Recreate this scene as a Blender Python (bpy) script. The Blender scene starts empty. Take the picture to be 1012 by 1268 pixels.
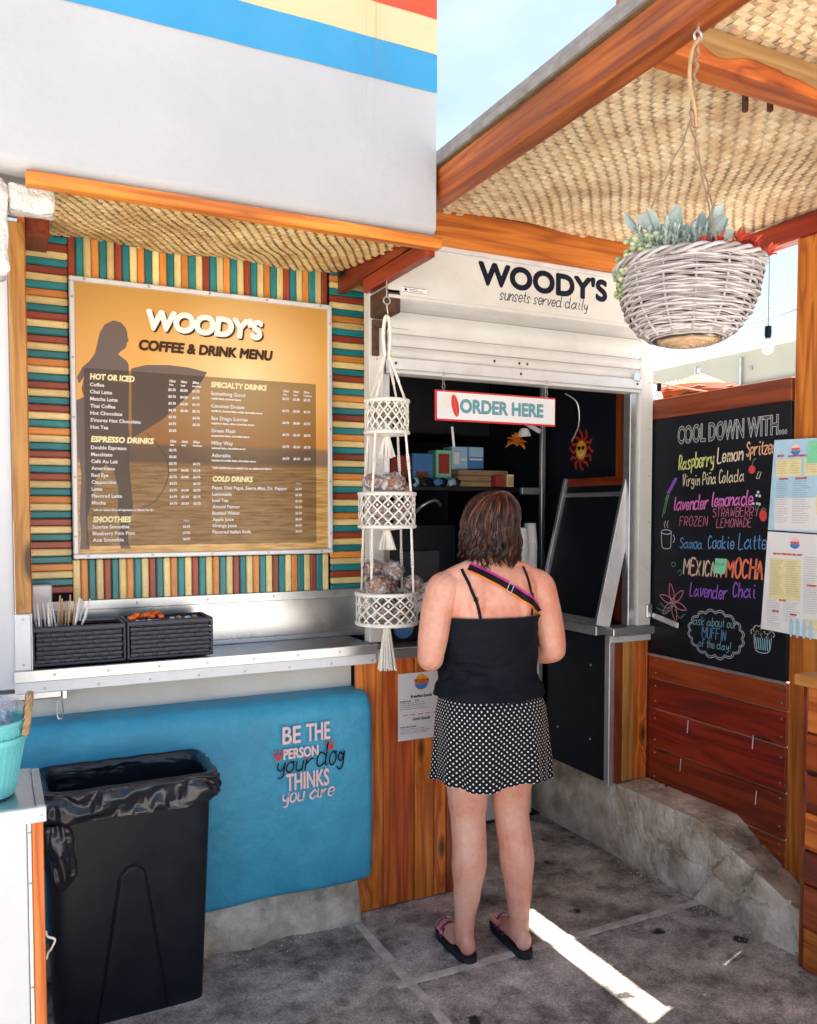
import bpy, bmesh, math, random
from mathutils import Vector, Matrix, noise as mnoise
from mathutils.bvhtree import BVHTree
rnd = random.Random(7)
scene = bpy.context.scene
COL = scene.collection
PI = math.pi

# ------------------------------------------------------------ camera, sky, sun
cam_d = bpy.data.cameras.new('camera'); cam = bpy.data.objects.new('camera', cam_d); COL.objects.link(cam)
cam.location = (0, 0, 1.57)
cam.rotation_euler = (math.radians(90-2.5), 0, math.radians(-26.3))
cam_d.sensor_fit = 'HORIZONTAL'; cam_d.sensor_width = 36.0
cam_d.lens = 36.0*1033/1012
cam_d.shift_x = 0.0
cam_d.shift_y = (44.1)/1012
cam_d.clip_start = 0.02; cam_d.clip_end = 600
scene.camera = cam
scene.render.engine = 'CYCLES'

SUN_AZ = math.radians(73.1); SUN_EL = math.radians(67.5)
world = bpy.data.worlds.new('World'); scene.world = world; world.use_nodes = True
wn, wl = world.node_tree.nodes, world.node_tree.links
bg = wn['Background']
sky = wn.new('ShaderNodeTexSky'); sky.sky_type = 'NISHITA'; sky.sun_disc = False
sky.sun_elevation = SUN_EL; sky.sun_rotation = SUN_AZ
sky.air_density = 1.0; sky.dust_density = 1.6; sky.ozone_density = 1.0
tcw = wn.new('ShaderNodeTexCoord'); mpw = wn.new('ShaderNodeMapping'); mpw.inputs['Scale'].default_value = (1.2, 1.2, 3.5)
nzw = wn.new('ShaderNodeTexNoise'); nzw.inputs['Scale'].default_value = 2.2; nzw.inputs['Detail'].default_value = 6
rpw = wn.new('ShaderNodeValToRGB'); rpw.color_ramp.elements[0].position = .46; rpw.color_ramp.elements[1].position = .72
mxw = wn.new('ShaderNodeMix'); mxw.data_type = 'RGBA'
mxw.inputs['B'].default_value = (5.2, 5.5, 5.9, 1)
wl.new(tcw.outputs['Generated'], mpw.inputs['Vector']); wl.new(mpw.outputs[0], nzw.inputs['Vector'])
wl.new(nzw.outputs['Fac'], rpw.inputs[0]); 
mlw = wn.new('ShaderNodeMath'); mlw.operation = 'MULTIPLY'; mlw.inputs[1].default_value = .4
wl.new(rpw.outputs[0], mlw.inputs[0]); wl.new(mlw.outputs[0], mxw.inputs['Factor'])
wl.new(sky.outputs[0], mxw.inputs['A']); wl.new(mxw.outputs['Result'], bg.inputs['Color'])
bg.inputs['Strength'].default_value = 0.052

sl = bpy.data.lights.new('sun', 'SUN'); sl.energy = 5.0; sl.angle = math.radians(0.5); sl.color = (1, .94, .85)
sun = bpy.data.objects.new('sun', sl); COL.objects.link(sun)
sdir = Vector((math.sin(SUN_AZ)*math.cos(SUN_EL), math.cos(SUN_AZ)*math.cos(SUN_EL), math.sin(SUN_EL)))
sun.rotation_euler = sdir.to_track_quat('Z', 'Y').to_euler(); sun.location = (6, 4, 9)
vs = scene.view_settings; vs.view_transform = 'Standard'; vs.look = 'None'; vs.gamma = 1; vs.use_curve_mapping = False
vs.exposure = 2.38

# ------------------------------------------------------------ materials
def srgb(r, g, b):
    f = lambda c: ((c/255)/12.92 if c/255 <= .04045 else (((c/255)+.055)/1.055)**2.4)
    return (f(r), f(g), f(b))
MATS = {}
def newmat(name):
    m = bpy.data.materials.new(name); m.use_nodes = True; MATS[name] = m
    nt = m.node_tree; return m, nt.nodes, nt.links, nt.nodes['Principled BSDF']
def coords(n, l, scale=(1, 1, 1), rand=True):
    tc = n.new('ShaderNodeTexCoord'); mp = n.new('ShaderNodeMapping'); mp.inputs['Scale'].default_value = scale
    if rand:
        oi = n.new('ShaderNodeObjectInfo'); ml = n.new('ShaderNodeMath'); ml.operation = 'MULTIPLY'; ml.inputs[1].default_value = 37
        l.new(oi.outputs['Random'], ml.inputs[0])
        va = n.new('ShaderNodeVectorMath'); va.operation = 'ADD'
        l.new(tc.outputs['Object'], va.inputs[0]); l.new(ml.outputs[0], va.inputs[1]); l.new(va.outputs[0], mp.inputs['Vector'])
    else: l.new(tc.outputs['Object'], mp.inputs['Vector'])
    return mp
def ntex(n, l, vec, scale, detail=5, rough=.6, dist=0):
    t = n.new('ShaderNodeTexNoise'); t.inputs['Scale'].default_value = scale; t.inputs['Detail'].default_value = detail
    t.inputs['Roughness'].default_value = rough; t.inputs['Distortion'].default_value = dist
    l.new(vec.outputs[0], t.inputs['Vector']); return t
def ramp(n, l, fac, stops):
    r = n.new('ShaderNodeValToRGB'); e = r.color_ramp.elements
    while len(e) < len(stops): e.new(.5)
    for i, (p, c) in enumerate(stops): e[i].position = p; e[i].color = (c[0], c[1], c[2], 1)
    l.new(fac, r.inputs[0]); return r
def mix(n, l, fac, a, b, mode='MIX'):
    m = n.new('ShaderNodeMix'); m.data_type = 'RGBA'; m.blend_type = mode
    for k, v in (('Factor', fac), ('A', a), ('B', b)):
        if hasattr(v, 'is_output'): l.new(v, m.inputs[k])
        elif k == 'Factor': m.inputs[k].default_value = v
        else: m.inputs[k].default_value = (v[0], v[1], v[2], 1)
    return m.outputs['Result']
def bumpn(n, l, b, h, strength, dist=.01):
    bp = n.new('ShaderNodeBump'); bp.inputs['Strength'].default_value = strength; bp.inputs['Distance'].default_value = dist
    l.new(h, bp.inputs['Height']); l.new(bp.outputs[0], b.inputs['Normal'])
def pm(name, c1, c2=None, scale=8, stretch=(1, 1, 1), rough=.6, metal=0, bump=.15, bscale=60, grime=0, gcol=(.1, .08, .06), gscale=2.5, coat=0, dist=.004, rvar=.12, sheen=0, spec=.5):
    m, n, l, b = newmat(name)
    c2 = c2 or tuple(c*.86 for c in c1)
    v = coords(n, l, stretch)
    t = ntex(n, l, v, scale)
    col = ramp(n, l, t.outputs['Fac'], [(.32, c2), (.68, c1)]).outputs[0]
    if grime:
        g = ntex(n, l, v, gscale, 8, .7); gr = ramp(n, l, g.outputs['Fac'], [(.5, (0, 0, 0)), (.75, (grime, grime, grime))])
        col = mix(n, l, gr.outputs[0], col, gcol)
    l.new(col, b.inputs['Base Color'])
    f = ntex(n, l, v, bscale, 4)
    rr = n.new('ShaderNodeMapRange'); rr.inputs['To Min'].default_value = max(.02, rough-rvar); rr.inputs['To Max'].default_value = min(1, rough+rvar)
    l.new(t.outputs['Fac'], rr.inputs['Value']); l.new(rr.outputs[0], b.inputs['Roughness'])
    b.inputs['Metallic'].default_value = metal; b.inputs['Coat Weight'].default_value = coat
    b.inputs['Coat Roughness'].default_value = .25; b.inputs['Sheen Weight'].default_value = sheen
    b.inputs['Specular IOR Level'].default_value = spec
    if bump: bumpn(n, l, b, f.outputs['Fac'], bump, dist)
    return m
def wood(name, axis, light, mid, dark, rough=.5, coat=.12, knot=True, fine=1.0, stain=.0):
    """boards with grain along the given axis"""
    m, n, l, b = newmat(name)
    s = [1, 1, 1]; s['xyz'.index(axis)] = .05
    v = coords(n, l, tuple(s))
    v2 = coords(n, l, tuple(1 if k != .05 else .35 for k in s))
    # knots bend the grain
    vo = n.new('ShaderNodeTexVoronoi'); vo.inputs['Scale'].default_value = 5.5; l.new(v2.outputs[0], vo.inputs['Vector'])
    kd = ramp(n, l, vo.outputs['Distance'], [(.0, (1, 1, 1)), (.17, (.25, .25, .25)), (.36, (0, 0, 0))])
    warp = n.new('ShaderNodeVectorMath'); warp.operation = 'MULTIPLY_ADD'
    warp.inputs[1].default_value = (.05, .05, .05)
    l.new(kd.outputs[0], warp.inputs[0]); l.new(v.outputs[0], warp.inputs[2])
    g1 = ntex(n, l, warp, 13*fine, 3, .5, .15)
    mu = n.new('ShaderNodeMath'); mu.operation = 'MULTIPLY'; mu.inputs[1].default_value = 6
    l.new(g1.outputs['Fac'], mu.inputs[0])
    pp = n.new('ShaderNodeMath'); pp.operation = 'PINGPONG'; pp.inputs[1].default_value = .5; l.new(mu.outputs[0], pp.inputs[0])
    c = ramp(n, l, pp.outputs[0], [(.0, tuple(.5*a+.5*q for a, q in zip(dark, mid))), (.14, mid), (.5, light)])
    g2 = ntex(n, l, v, 85, 6, .7)
    c2 = ramp(n, l, g2.outputs['Fac'], [(.3, (.62, .62, .62)), (.62, (1, 1, 1))])
    col = mix(n, l, .45, c.outputs[0], c2.outputs[0], 'MULTIPLY')
    g3 = ntex(n, l, v2, 3.5, 3)
    c3 = ramp(n, l, g3.outputs['Fac'], [(.3, (.62, .5, .42)), (.6, (1, 1, 1))])
    col = mix(n, l, .7, col, c3.outputs[0], 'MULTIPLY')
    if knot:
        vk = n.new('ShaderNodeTexVoronoi'); vk.inputs['Scale'].default_value = 2.9; l.new(v2.outputs[0], vk.inputs['Vector'])
        kk = ramp(n, l, vo.outputs['Distance'], [(.085, (1, 1, 1)), (.15, (0, 0, 0))])
        col = mix(n, l, kk.outputs[0], col, tuple(x*.25 for x in dark))
    if stain:
        gs = ntex(n, l, v2, 2.2, 7, .7); ss = ramp(n, l, gs.outputs['Fac'], [(.46, (0, 0, 0)), (.60, (stain, stain, stain))])
        col = mix(n, l, ss.outputs[0], col, (.02, .012, .01))
    # every board its own tone
    oi = n.new('ShaderNodeObjectInfo'); hs = n.new('ShaderNodeHueSaturation')
    mr = n.new('ShaderNodeMapRange'); mr.inputs['To Min'].default_value = .60; mr.inputs['To Max'].default_value = 1.22
    mh_ = n.new('ShaderNodeMapRange'); mh_.inputs['From Min'].default_value = 0; mh_.inputs['To Min'].default_value = .492; mh_.inputs['To Max'].default_value = .512
    fr_ = n.new('ShaderNodeMath'); fr_.operation = 'PINGPONG'; fr_.inputs[1].default_value = .31; l.new(oi.outputs['Random'], fr_.inputs[0]); mh_.inputs['From Max'].default_value = .31; l.new(fr_.outputs[0], mh_.inputs['Value']); l.new(mh_.outputs[0], hs.inputs['Hue'])
    l.new(oi.outputs['Random'], mr.inputs['Value']); l.new(mr.outputs[0], hs.inputs['Value']); l.new(col, hs.inputs['Color'])
    l.new(hs.outputs[0], b.inputs['Base Color'])
    b.inputs['Roughness'].default_value = rough; b.inputs['Coat Weight'].default_value = coat; b.inputs['Coat Roughness'].default_value = .35
    bumpn(n, l, b, g2.outputs['Fac'], .25, .002)
    return m
def flat(name, c, rough=.6, metal=0, emit=0, spec=.5):
    m, n, l, b = newmat(name); b.inputs['Base Color'].default_value = (*c, 1); b.inputs['Roughness'].default_value = rough
    b.inputs['Metallic'].default_value = metal; b.inputs['Specular IOR Level'].default_value = spec
    if emit: b.inputs['Emission Color'].default_value = (*c, 1); b.inputs['Emission Strength'].default_value = emit
    return m

RW = ((.84, .245, .034), (.60, .130, .015), (.22, .036, .006))      # redwood, oiled
RWR = ((.36, .048, .009), (.25, .028, .006), (.09, .010, .003))     # darker red boards
PINE = ((.74, .34, .085), (.60, .23, .048), (.32, .10, .02))
for a in 'xyz':
    wood('redwood_'+a, a, *RW); wood('redwood_dark_'+a, a, *RWR, rough=.42, coat=.2); wood('pine_'+a, a, *PINE)
wood('weathered_'+'y', 'y', *RW, stain=.4)
wood('raw_x', 'x', (.62, .40, .17), (.52, .31, .11), (.33, .17, .06), rough=.85, coat=0, knot=False)
def slatm(name, c, axis):
    m, n, l, b = newmat(name); s = [1, 1, 1]; s['xyz'.index(axis)] = .08
    v = coords(n, l, tuple(s)); t = ntex(n, l, v, 60, 6, .7)
    r = ramp(n, l, t.outputs['Fac'], [(.25, tuple(x*.7 for x in c)), (.6, c)])
    v2 = coords(n, l, (1, 1, 1)); t2 = ntex(n, l, v2, 14, 5)
    r2 = ramp(n, l, t2.outputs['Fac'], [(.25, (.8, .75, .72)), (.55, (1, 1, 1))])
    col = mix(n, l, .8, r.outputs[0], r2.outputs[0], 'MULTIPLY')
    oi = n.new('ShaderNodeObjectInfo'); hs = n.new('ShaderNodeHueSaturation'); mr = n.new('ShaderNodeMapRange')
    mr.inputs['To Min'].default_value = .8; mr.inputs['To Max'].default_value = 1.18
    l.new(oi.outputs['Random'], mr.inputs['Value']); l.new(mr.outputs[0], hs.inputs['Value']); l.new(col, hs.inputs['Color'])
    l.new(hs.outputs[0], b.inputs['Base Color']); b.inputs['Roughness'].default_value = .42
    b.inputs['Coat Weight'].default_value = .15; bumpn(n, l, b, t.outputs['Fac'], .3, .002); return m
SC = {'teal': (.012, .24, .27), 'cream': (.90, .71, .31), 'brown': (.33, .055, .02), 'orange': (.78, .29, .055)}
for a in 'xz':
    for k, c in SC.items(): slatm('slat_%s_%s' % (k, a), c, a)
pm('stucco_white', (.445, .445, .46), (.405, .405, .42), 3, rough=.75, bump=.7, bscale=22, grime=.22, gcol=(.5, .45, .38), gscale=1.4)
pm('stucco_blue', (.048, .37, .55), (.030, .29, .47), 5, rough=.5, bump=.6, bscale=16, grime=.5, gcol=(.03, .17, .27), gscale=6, dist=.012)
pm('paint_blue', (.035, .28, .52), (.03, .25, .48), 4, rough=.6, bump=.3, bscale=28, grime=.12, gcol=(.2, .33, .35))
pm('paint_yellow', (.55, .50, .29), (.52, .47, .27), 4, rough=.6, bump=.3, bscale=28, grime=.3, gcol=(.6, .42, .2))
pm('paint_red', (.75, .07, .025), (.70, .06, .02), 4, rough=.6, bump=.3, bscale=28)
pm('white_panel', (.66, .66, .68), (.60, .60, .63), 5, rough=.45, bump=.1, grime=.12, gcol=(.4, .35, .3))
pm('peeling_white', (.78, .77, .74), (.60, .57, .52), 14, rough=.85, bump=1.0, bscale=35, dist=.02, grime=.3, gcol=(.4, .33, .25), gscale=12)
pm('lower_wall_white', (.66, .64, .60), (.56, .54, .50), 3, rough=.8, bump=.3, bscale=40, grime=.25, gcol=(.3, .27, .22))
pm('shutter_paint', (.66, .66, .64), (.59, .59, .57), 6, rough=.42, bump=.08, grime=.2, gcol=(.35, .25, .15), gscale=7)
pm('alu', (.66, .67, .68), (.52, .53, .55), 14, rough=.36, metal=.85, bump=.08, bscale=120, grime=.2, gcol=(.3, .28, .25), gscale=8)
pm('alu_white', (.74, .75, .77), (.64, .65, .67), 10, rough=.45, metal=.25, bump=.06, grime=.22, gcol=(.35, .28, .2), gscale=9)
pm('steel_sheet', (.62, .62, .62), (.45, .46, .47), 7, rough=.3, metal=.95, bump=.05, bscale=50, grime=.15, gcol=(.3, .25, .2))
pm('brass_old', (.5, .4, .2), None, 14, rough=.4, metal=1)
pm('rusty', (.13, .06, .035), (.05, .03, .025), 30, rough=.8, metal=.3, bump=.5)
pm('screw', (.5, .5, .52), None, 40, rough=.35, metal=1)
pm('concrete', (.33, .31, .28), (.17, .155, .14), 7, rough=.85, bump=.5, bscale=60, grime=.55, gcol=(.075, .07, .065), gscale=5, dist=.006)
pm('black_board', (.0045, .006, .012), (.003, .004, .008), 10, spec=.3, rough=.55, bump=.05)
pm('black_plastic', (.005, .007, .014), (.0035, .005, .010), 20, spec=.4, rough=.4, bump=.12, bscale=200, grime=.2, gcol=(.03, .032, .04), gscale=9)
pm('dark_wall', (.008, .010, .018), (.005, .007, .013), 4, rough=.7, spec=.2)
pm('dark_shelf', (.010, .011, .015), (.006, .006, .010), 8, rough=.5)
pm('cord_white', (.86, .83, .76), (.74, .70, .63), 60, rough=.9, bump=.8, bscale=260, dist=.002)
pm('rope', (.50, .34, .18), (.32, .20, .10), 60, rough=.95, bump=.6, bscale=200)
pm('twine', (.33, .22, .13), (.2, .12, .07), 60, rough=.95, bump=.5)
pm('paper_white', (.78, .78, .80), (.72, .72, .75), 3, rough=.55, bump=0)
pm('straw_white', (.82, .82, .82), (.76, .76, .77), 6, rough=.5, bump=0)
pm('straw_wood', (.70, .46, .27), (.58, .36, .19), 20, rough=.7, bump=0)
pm('teal_bucket', (.20, .66, .66), (.16, .58, .60), 6, rough=.38, bump=.06)
pm('resin_weave', (.024, .030, .052), (.014, .018, .034), 30, rough=.42, bump=.2)
pm('hinge', (.08, .05, .04), (.03, .02, .02), 40, rough=.7, metal=.4, bump=.3)
pm('umbrella_cloth', (.52, .22, .075), (.46, .19, .06), 5, rough=.85, bump=.1)
pm('umbrella_red', (.45, .05, .015), None, 5, rough=.85, bump=.1)
pm('far_wall', (.33, .34, .29), (.30, .31, .26), 1.5, rough=.85, bump=.2, bscale=20)
pm('roofing', (.30, .29, .28), (.18, .17, .165), 20, rough=.9, bump=.4)
pm('sand_paving', (.60, .57, .53), (.52, .49, .45), 2, rough=.9)
pm('sandal_black', (.014, .016, .024), None, 30, rough=.6)
pm('sandal_strap', (.30, .05, .22), (.16, .03, .15), 40, rough=.5)
pm('strap_black', (.004, .0045, .008), None, 60, spec=.25, rough=.65, bump=.4, bscale=400)
pm('strap_pink', (.55, .02, .28), None, 60, rough=.55); pm('strap_orange', (.85, .25, .02), None, 60, rough=.55)
pm('leaf_grey', (.40, .47, .44), (.30, .37, .34), 30, rough=.7); pm('leaf_green', (.28, .36, .17), (.18, .26, .10), 30, rough=.55)
pm('leaf_pale', (.48, .53, .33), (.36, .42, .25), 40, rough=.55); pm('petal_red', (.62, .09, .05), (.5, .05, .03), 25, rough=.5)
pm('mat_shade', (.60, .41, .20), (.46, .29, .13), 40, rough=.9)
pm('soil', (.05, .035, .02), None, 60, rough=.95, bump=.8)
pm('muffin', (.34, .13, .045), (.14, .045, .018), 55, rough=.75, bump=.8, bscale=110, dist=.01)
pm('cup_white', (.70, .71, .73), None, 10, rough=.4)
pm('cardboard', (.36, .24, .13), (.28, .18, .09), 12, rough=.9)
for nm, c in dict(ink_white=(.85, .85, .83), ink_cream=(.88, .80, .45), ink_brown=(.065, .030, .013), ink_navy=(.004, .007, .022), ink_black=(.004, .005, .009),
                  ink_pink=(.86, .62, .60), ink_red=(.62, .035, .03), ink_teal=(.01, .24, .30), ink_grey=(.25, .25, .27), box_blue=(.06, .22, .55), box_sky=(.35, .58, .78), box_red=(.35, .03, .03),
                  chalk_white=(.62, .66, .70), chalk_blue=(.12, .30, .58), chalk_cyan=(.25, .50, .62), chalk_yellow=(.68, .72, .25), chalk_cream=(.75, .66, .48), chalk_pink=(.70, .18, .55),
                  chalk_rose=(.62, .20, .30), chalk_orange=(.80, .20, .10), chalk_peach=(.75, .42, .25), chalk_purple=(.30, .12, .62), chalk_green=(.12, .38, .16), chalk_red=(.6, .05, .05),
                  note_green=(.22, .68, .42), menu_yellow=(.80, .72, .40), sky_print=(.42, .66, .84), sun_yellow=(.85, .42, .02), sun_red=(.5, .03, .01), amber=(.75, .25, .02),
                  turquoise=(.05, .38, .42), packet_orange=(.85, .16, .02), packet_blue=(.1, .3, .7)).items():
    pm(nm, c, tuple(x*.9 for x in c), 60, rough=.6, bump=0, rvar=.02, spec=.2 if max(c) < .1 else .5)

# skin
def skinm():
    m, n, l, b = newmat('skin'); v = coords(n, l, (1, 1, 1), False)
    t = ntex(n, l, v, 7, 5); c = ramp(n, l, t.outputs['Fac'], [(.34, (.68, .27, .18)), (.5, (.76, .38, .275)), (.68, (.80, .47, .36))])
    t2 = ntex(n, l, v, 60, 4); c2 = ramp(n, l, t2.outputs['Fac'], [(.3, (.9, .84, .82)), (.6, (1, 1, 1))])
    col = mix(n, l, .7, c.outputs[0], c2.outputs[0], 'MULTIPLY')
    l.new(col, b.inputs['Base Color']); b.inputs['Roughness'].default_value = .5
    b.inputs['Subsurface Weight'].default_value = .12; b.inputs['Subsurface Radius'].default_value = (1, .35, .2); b.inputs['Subsurface Scale'].default_value = .012
    bumpn(n, l, b, t2.outputs['Fac'], .12, .002)
skinm()
def randisland(name, stops, rough=.7, bump=0, grain=None, translucent=0):
    m, n, l, b = newmat(name); g = n.new('ShaderNodeNewGeometry')
    c = ramp(n, l, g.outputs['Random Per Island'], stops)
    v = coords(n, l, grain or (1, 1, 1), False); t = ntex(n, l, v, 120 if not grain else 60, 3)
    c2 = ramp(n, l, t.outputs['Fac'], [(.3, (.72, .7, .66)), (.6, (1, 1, 1))])
    col = mix(n, l, .7, c.outputs[0], c2.outputs[0], 'MULTIPLY'); 
    if not grain:
        t3 = ntex(n, l, v, 5, 4); c3 = ramp(n, l, t3.outputs['Fac'], [(.35, (.62, .48, .36)), (.55, (1, 1, 1))]); col = mix(n, l, .75, col, c3.outputs[0], 'MULTIPLY')
    l.new(col, b.inputs['Base Color']); b.inputs['Roughness'].default_value = rough
    if bump: bumpn(n, l, b, t.outputs['Fac'], bump, .002)
    if translucent:
        tr = n.new('ShaderNodeBsdfTranslucent'); l.new(col, tr.inputs[0]); ms = n.new('ShaderNodeMixShader'); ms.inputs[0].default_value = translucent
        l.new(b.outputs[0], ms.inputs[1]); l.new(tr.outputs[0], ms.inputs[2]); l.new(ms.outputs[0], n['Material Output'].inputs[0])
    return m
randisland('palm_strip', [(0, (.78, .57, .33)), (.35, (.90, .72, .46)), (.7, (.93, .80, .56)), (1, (.80, .61, .38))], .7, .4)
randisland('palm_strip_gold', [(0, (.78, .52, .20)), (.35, (.90, .66, .30)), (.7, (.93, .74, .42)), (1, (.74, .50, .21))], .7, .4)
randisland('wicker', [(0, (.24, .20, .19)), (.3, (.42, .38, .38)), (.8, (.58, .55, .55)), (1, (.20, .16, .15))], .85, .8, (1, 1, 1))
randisland('wicker_brown', [(0, (.42, .27, .15)), (.5, (.58, .42, .26)), (1, (.3, .18, .1))], .85, .8, (1, 1, 1))
def hairm():
    m, n, l, b = newmat('hair'); g = n.new('ShaderNodeNewGeometry')
    c = ramp(n, l, g.outputs['Random Per Island'], [(0, (.010, .005, .004)), (.5, (.030, .011, .007)), (.85, (.075, .026, .015)), (1, (.17, .07, .04))])
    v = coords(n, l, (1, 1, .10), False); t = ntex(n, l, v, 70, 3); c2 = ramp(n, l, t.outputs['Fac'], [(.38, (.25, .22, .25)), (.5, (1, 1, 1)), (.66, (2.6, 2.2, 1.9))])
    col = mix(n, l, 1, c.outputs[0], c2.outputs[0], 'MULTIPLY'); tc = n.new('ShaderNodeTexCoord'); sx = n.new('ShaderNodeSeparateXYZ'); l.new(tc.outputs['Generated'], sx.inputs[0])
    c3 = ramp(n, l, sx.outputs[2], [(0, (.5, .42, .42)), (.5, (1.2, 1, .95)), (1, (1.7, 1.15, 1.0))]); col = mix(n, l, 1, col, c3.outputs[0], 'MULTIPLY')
    l.new(col, b.inputs['Base Color']); b.inputs['Roughness'].default_value = .32
hairm()
MATS['hair'].node_tree.nodes['Principled BSDF'].inputs['Specular IOR Level'].default_value = .7

def glossbag():
    m, n, l, b = newmat('bin_liner'); b.inputs['Base Color'].default_value = (.010, .012, .020, 1); b.inputs['Roughness'].default_value = .27; b.inputs['Specular IOR Level'].default_value = .65
    v = coords(n, l, (.5, .5, 1.3)); t = ntex(n, l, v, 9, 2, .4, 1.6); bumpn(n, l, b, t.outputs['Fac'], .45, .03)
glossbag()
def cling(name, tint, alpha):
    m, n, l, b = newmat(name); b.inputs['Base Color'].default_value = (*tint, 1); b.inputs['Roughness'].default_value = .08
    v = coords(n, l, (1, 1, 1)); t = ntex(n, l, v, 40, 4, .6, 1.2); bumpn(n, l, b, t.outputs['Fac'], 1, .02)
    r = ramp(n, l, t.outputs['Fac'], [(.48, (alpha*.3,)*3), (.60, (alpha,)*3)]); l.new(r.outputs[0], b.inputs['Alpha'])
cling('cling_film', (.85, .86, .9), .62); cling('clear_bag', (.65, .70, .85), .7)
m, n, l, b = newmat('glass_bulb'); b.inputs['Base Color'].default_value = (.8, .85, .9, 1); b.inputs['Roughness'].default_value = .05; b.inputs['Alpha'].default_value = .35

def polka():
    m, n, l, b = newmat('polka_cloth'); uv = n.new('ShaderNodeUVMap'); uv.uv_map = 'uv'
    sx = n.new('ShaderNodeSeparateXYZ'); l.new(uv.outputs[0], sx.inputs[0])
    def ma(op, a, bb=None):
        q = n.new('ShaderNodeMath'); q.operation = op
        for i, v in enumerate((a, bb)):
            if v is None: continue
            if hasattr(v, 'is_output'): l.new(v, q.inputs[i])
            else: q.inputs[i].default_value = v
        return q.outputs[0]
    # u, v in dot pitches; rotated 45 degrees gives the staggered rows
    a = ma('ADD', sx.outputs[0], sx.outputs[1]); c = ma('SUBTRACT', sx.outputs[0], sx.outputs[1])
    fa = ma('SUBTRACT', ma('FRACT', a), .5); fc = ma('SUBTRACT', ma('FRACT', c), .5)
    d = ma('SQRT', ma('ADD', ma('MULTIPLY', fa, fa), ma('MULTIPLY', fc, fc)))
    k = ma('LESS_THAN', d, .205)
    col = mix(n, l, k, (.004, .0045, .010), (.84, .83, .77)); l.new(col, b.inputs['Base Color']); b.inputs['Roughness'].default_value = .75
    b.inputs['Specular IOR Level'].default_value = .2
polka()
pm('tank_cloth', (.0035, .0048, .011), (.0025, .0035, .008), 12, rough=.75, spec=.22, bump=.3, bscale=40, dist=.004)

def sunsetprint():
    """the printed photograph on the menu board: sunset sky over a shore, water with a sun path"""
    m, n, l, b = newmat('sunset_print'); tc = n.new('ShaderNodeTexCoord'); sp = n.new('ShaderNodeSeparateXYZ'); l.new(tc.outputs['Generated'], sp.inputs[0])
    c = ramp(n, l, sp.outputs[2], [(0, (.62, .36, .10)), (.18, (.55, .28, .06)), (.34, (.50, .24, .055)), (.355, (.20, .12, .07)), (.41, (.26, .15, .07)), (.425, (.66, .27, .05)), (.62, (.80, .40, .09)), (.80, (.70, .36, .08)), (1, (.50, .27, .06))])
    # glow of the printed sun
    gx = n.new('ShaderNodeVectorMath'); gx.operation = 'DISTANCE'; gx.inputs[1].default_value = (.63, .5, .68)
    cm = n.new('ShaderNodeCombineXYZ'); l.new(sp.outputs[0], cm.inputs[0]); cm.inputs[1].default_value = .5; l.new(sp.outputs[2], cm.inputs[2]); l.new(cm.outputs[0], gx.inputs[0])
    gr = ramp(n, l, gx.outputs['Value'], [(0, (1, 1, 1)), (.12, (.6, .6, .6)), (.38, (0, 0, 0))]); col = mix(n, l, gr.outputs[0], c.outputs[0], (.92, .68, .36))
    mp = n.new('ShaderNodeMapping'); mp.inputs['Scale'].default_value = (5, 1, 55); l.new(tc.outputs['Generated'], mp.inputs['Vector'])
    t = ntex(n, l, mp, 1.6, 5); w = ramp(n, l, t.outputs['Fac'], [(.42, (.35, .19, .06)), (.5, (.66, .38, .12)), (.62, (.80, .55, .25))])
    lt = n.new('ShaderNodeMath'); lt.operation = 'LESS_THAN'; lt.inputs[1].default_value = .34; l.new(sp.outputs[2], lt.inputs[0])
    m2 = n.new('ShaderNodeMath'); m2.operation = 'MULTIPLY'; m2.inputs[1].default_value = .6; l.new(lt.outputs[0], m2.inputs[0])
    col = mix(n, l, m2.outputs[0], col, w.outputs[0])
    l.new(col, b.inputs['Base Color']); b.inputs['Roughness'].default_value = .35
sunsetprint()
def tint(name, c, a):
    m, n, l, b = newmat(name); b.inputs['Base Color'].default_value = (*c, 1); b.inputs['Alpha'].default_value = a; b.inputs['Roughness'].default_value = .35
tint('print_shadow', (.10, .055, .025), .42); tint('print_silhouette', (.15, .11, .095), .86)
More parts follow.
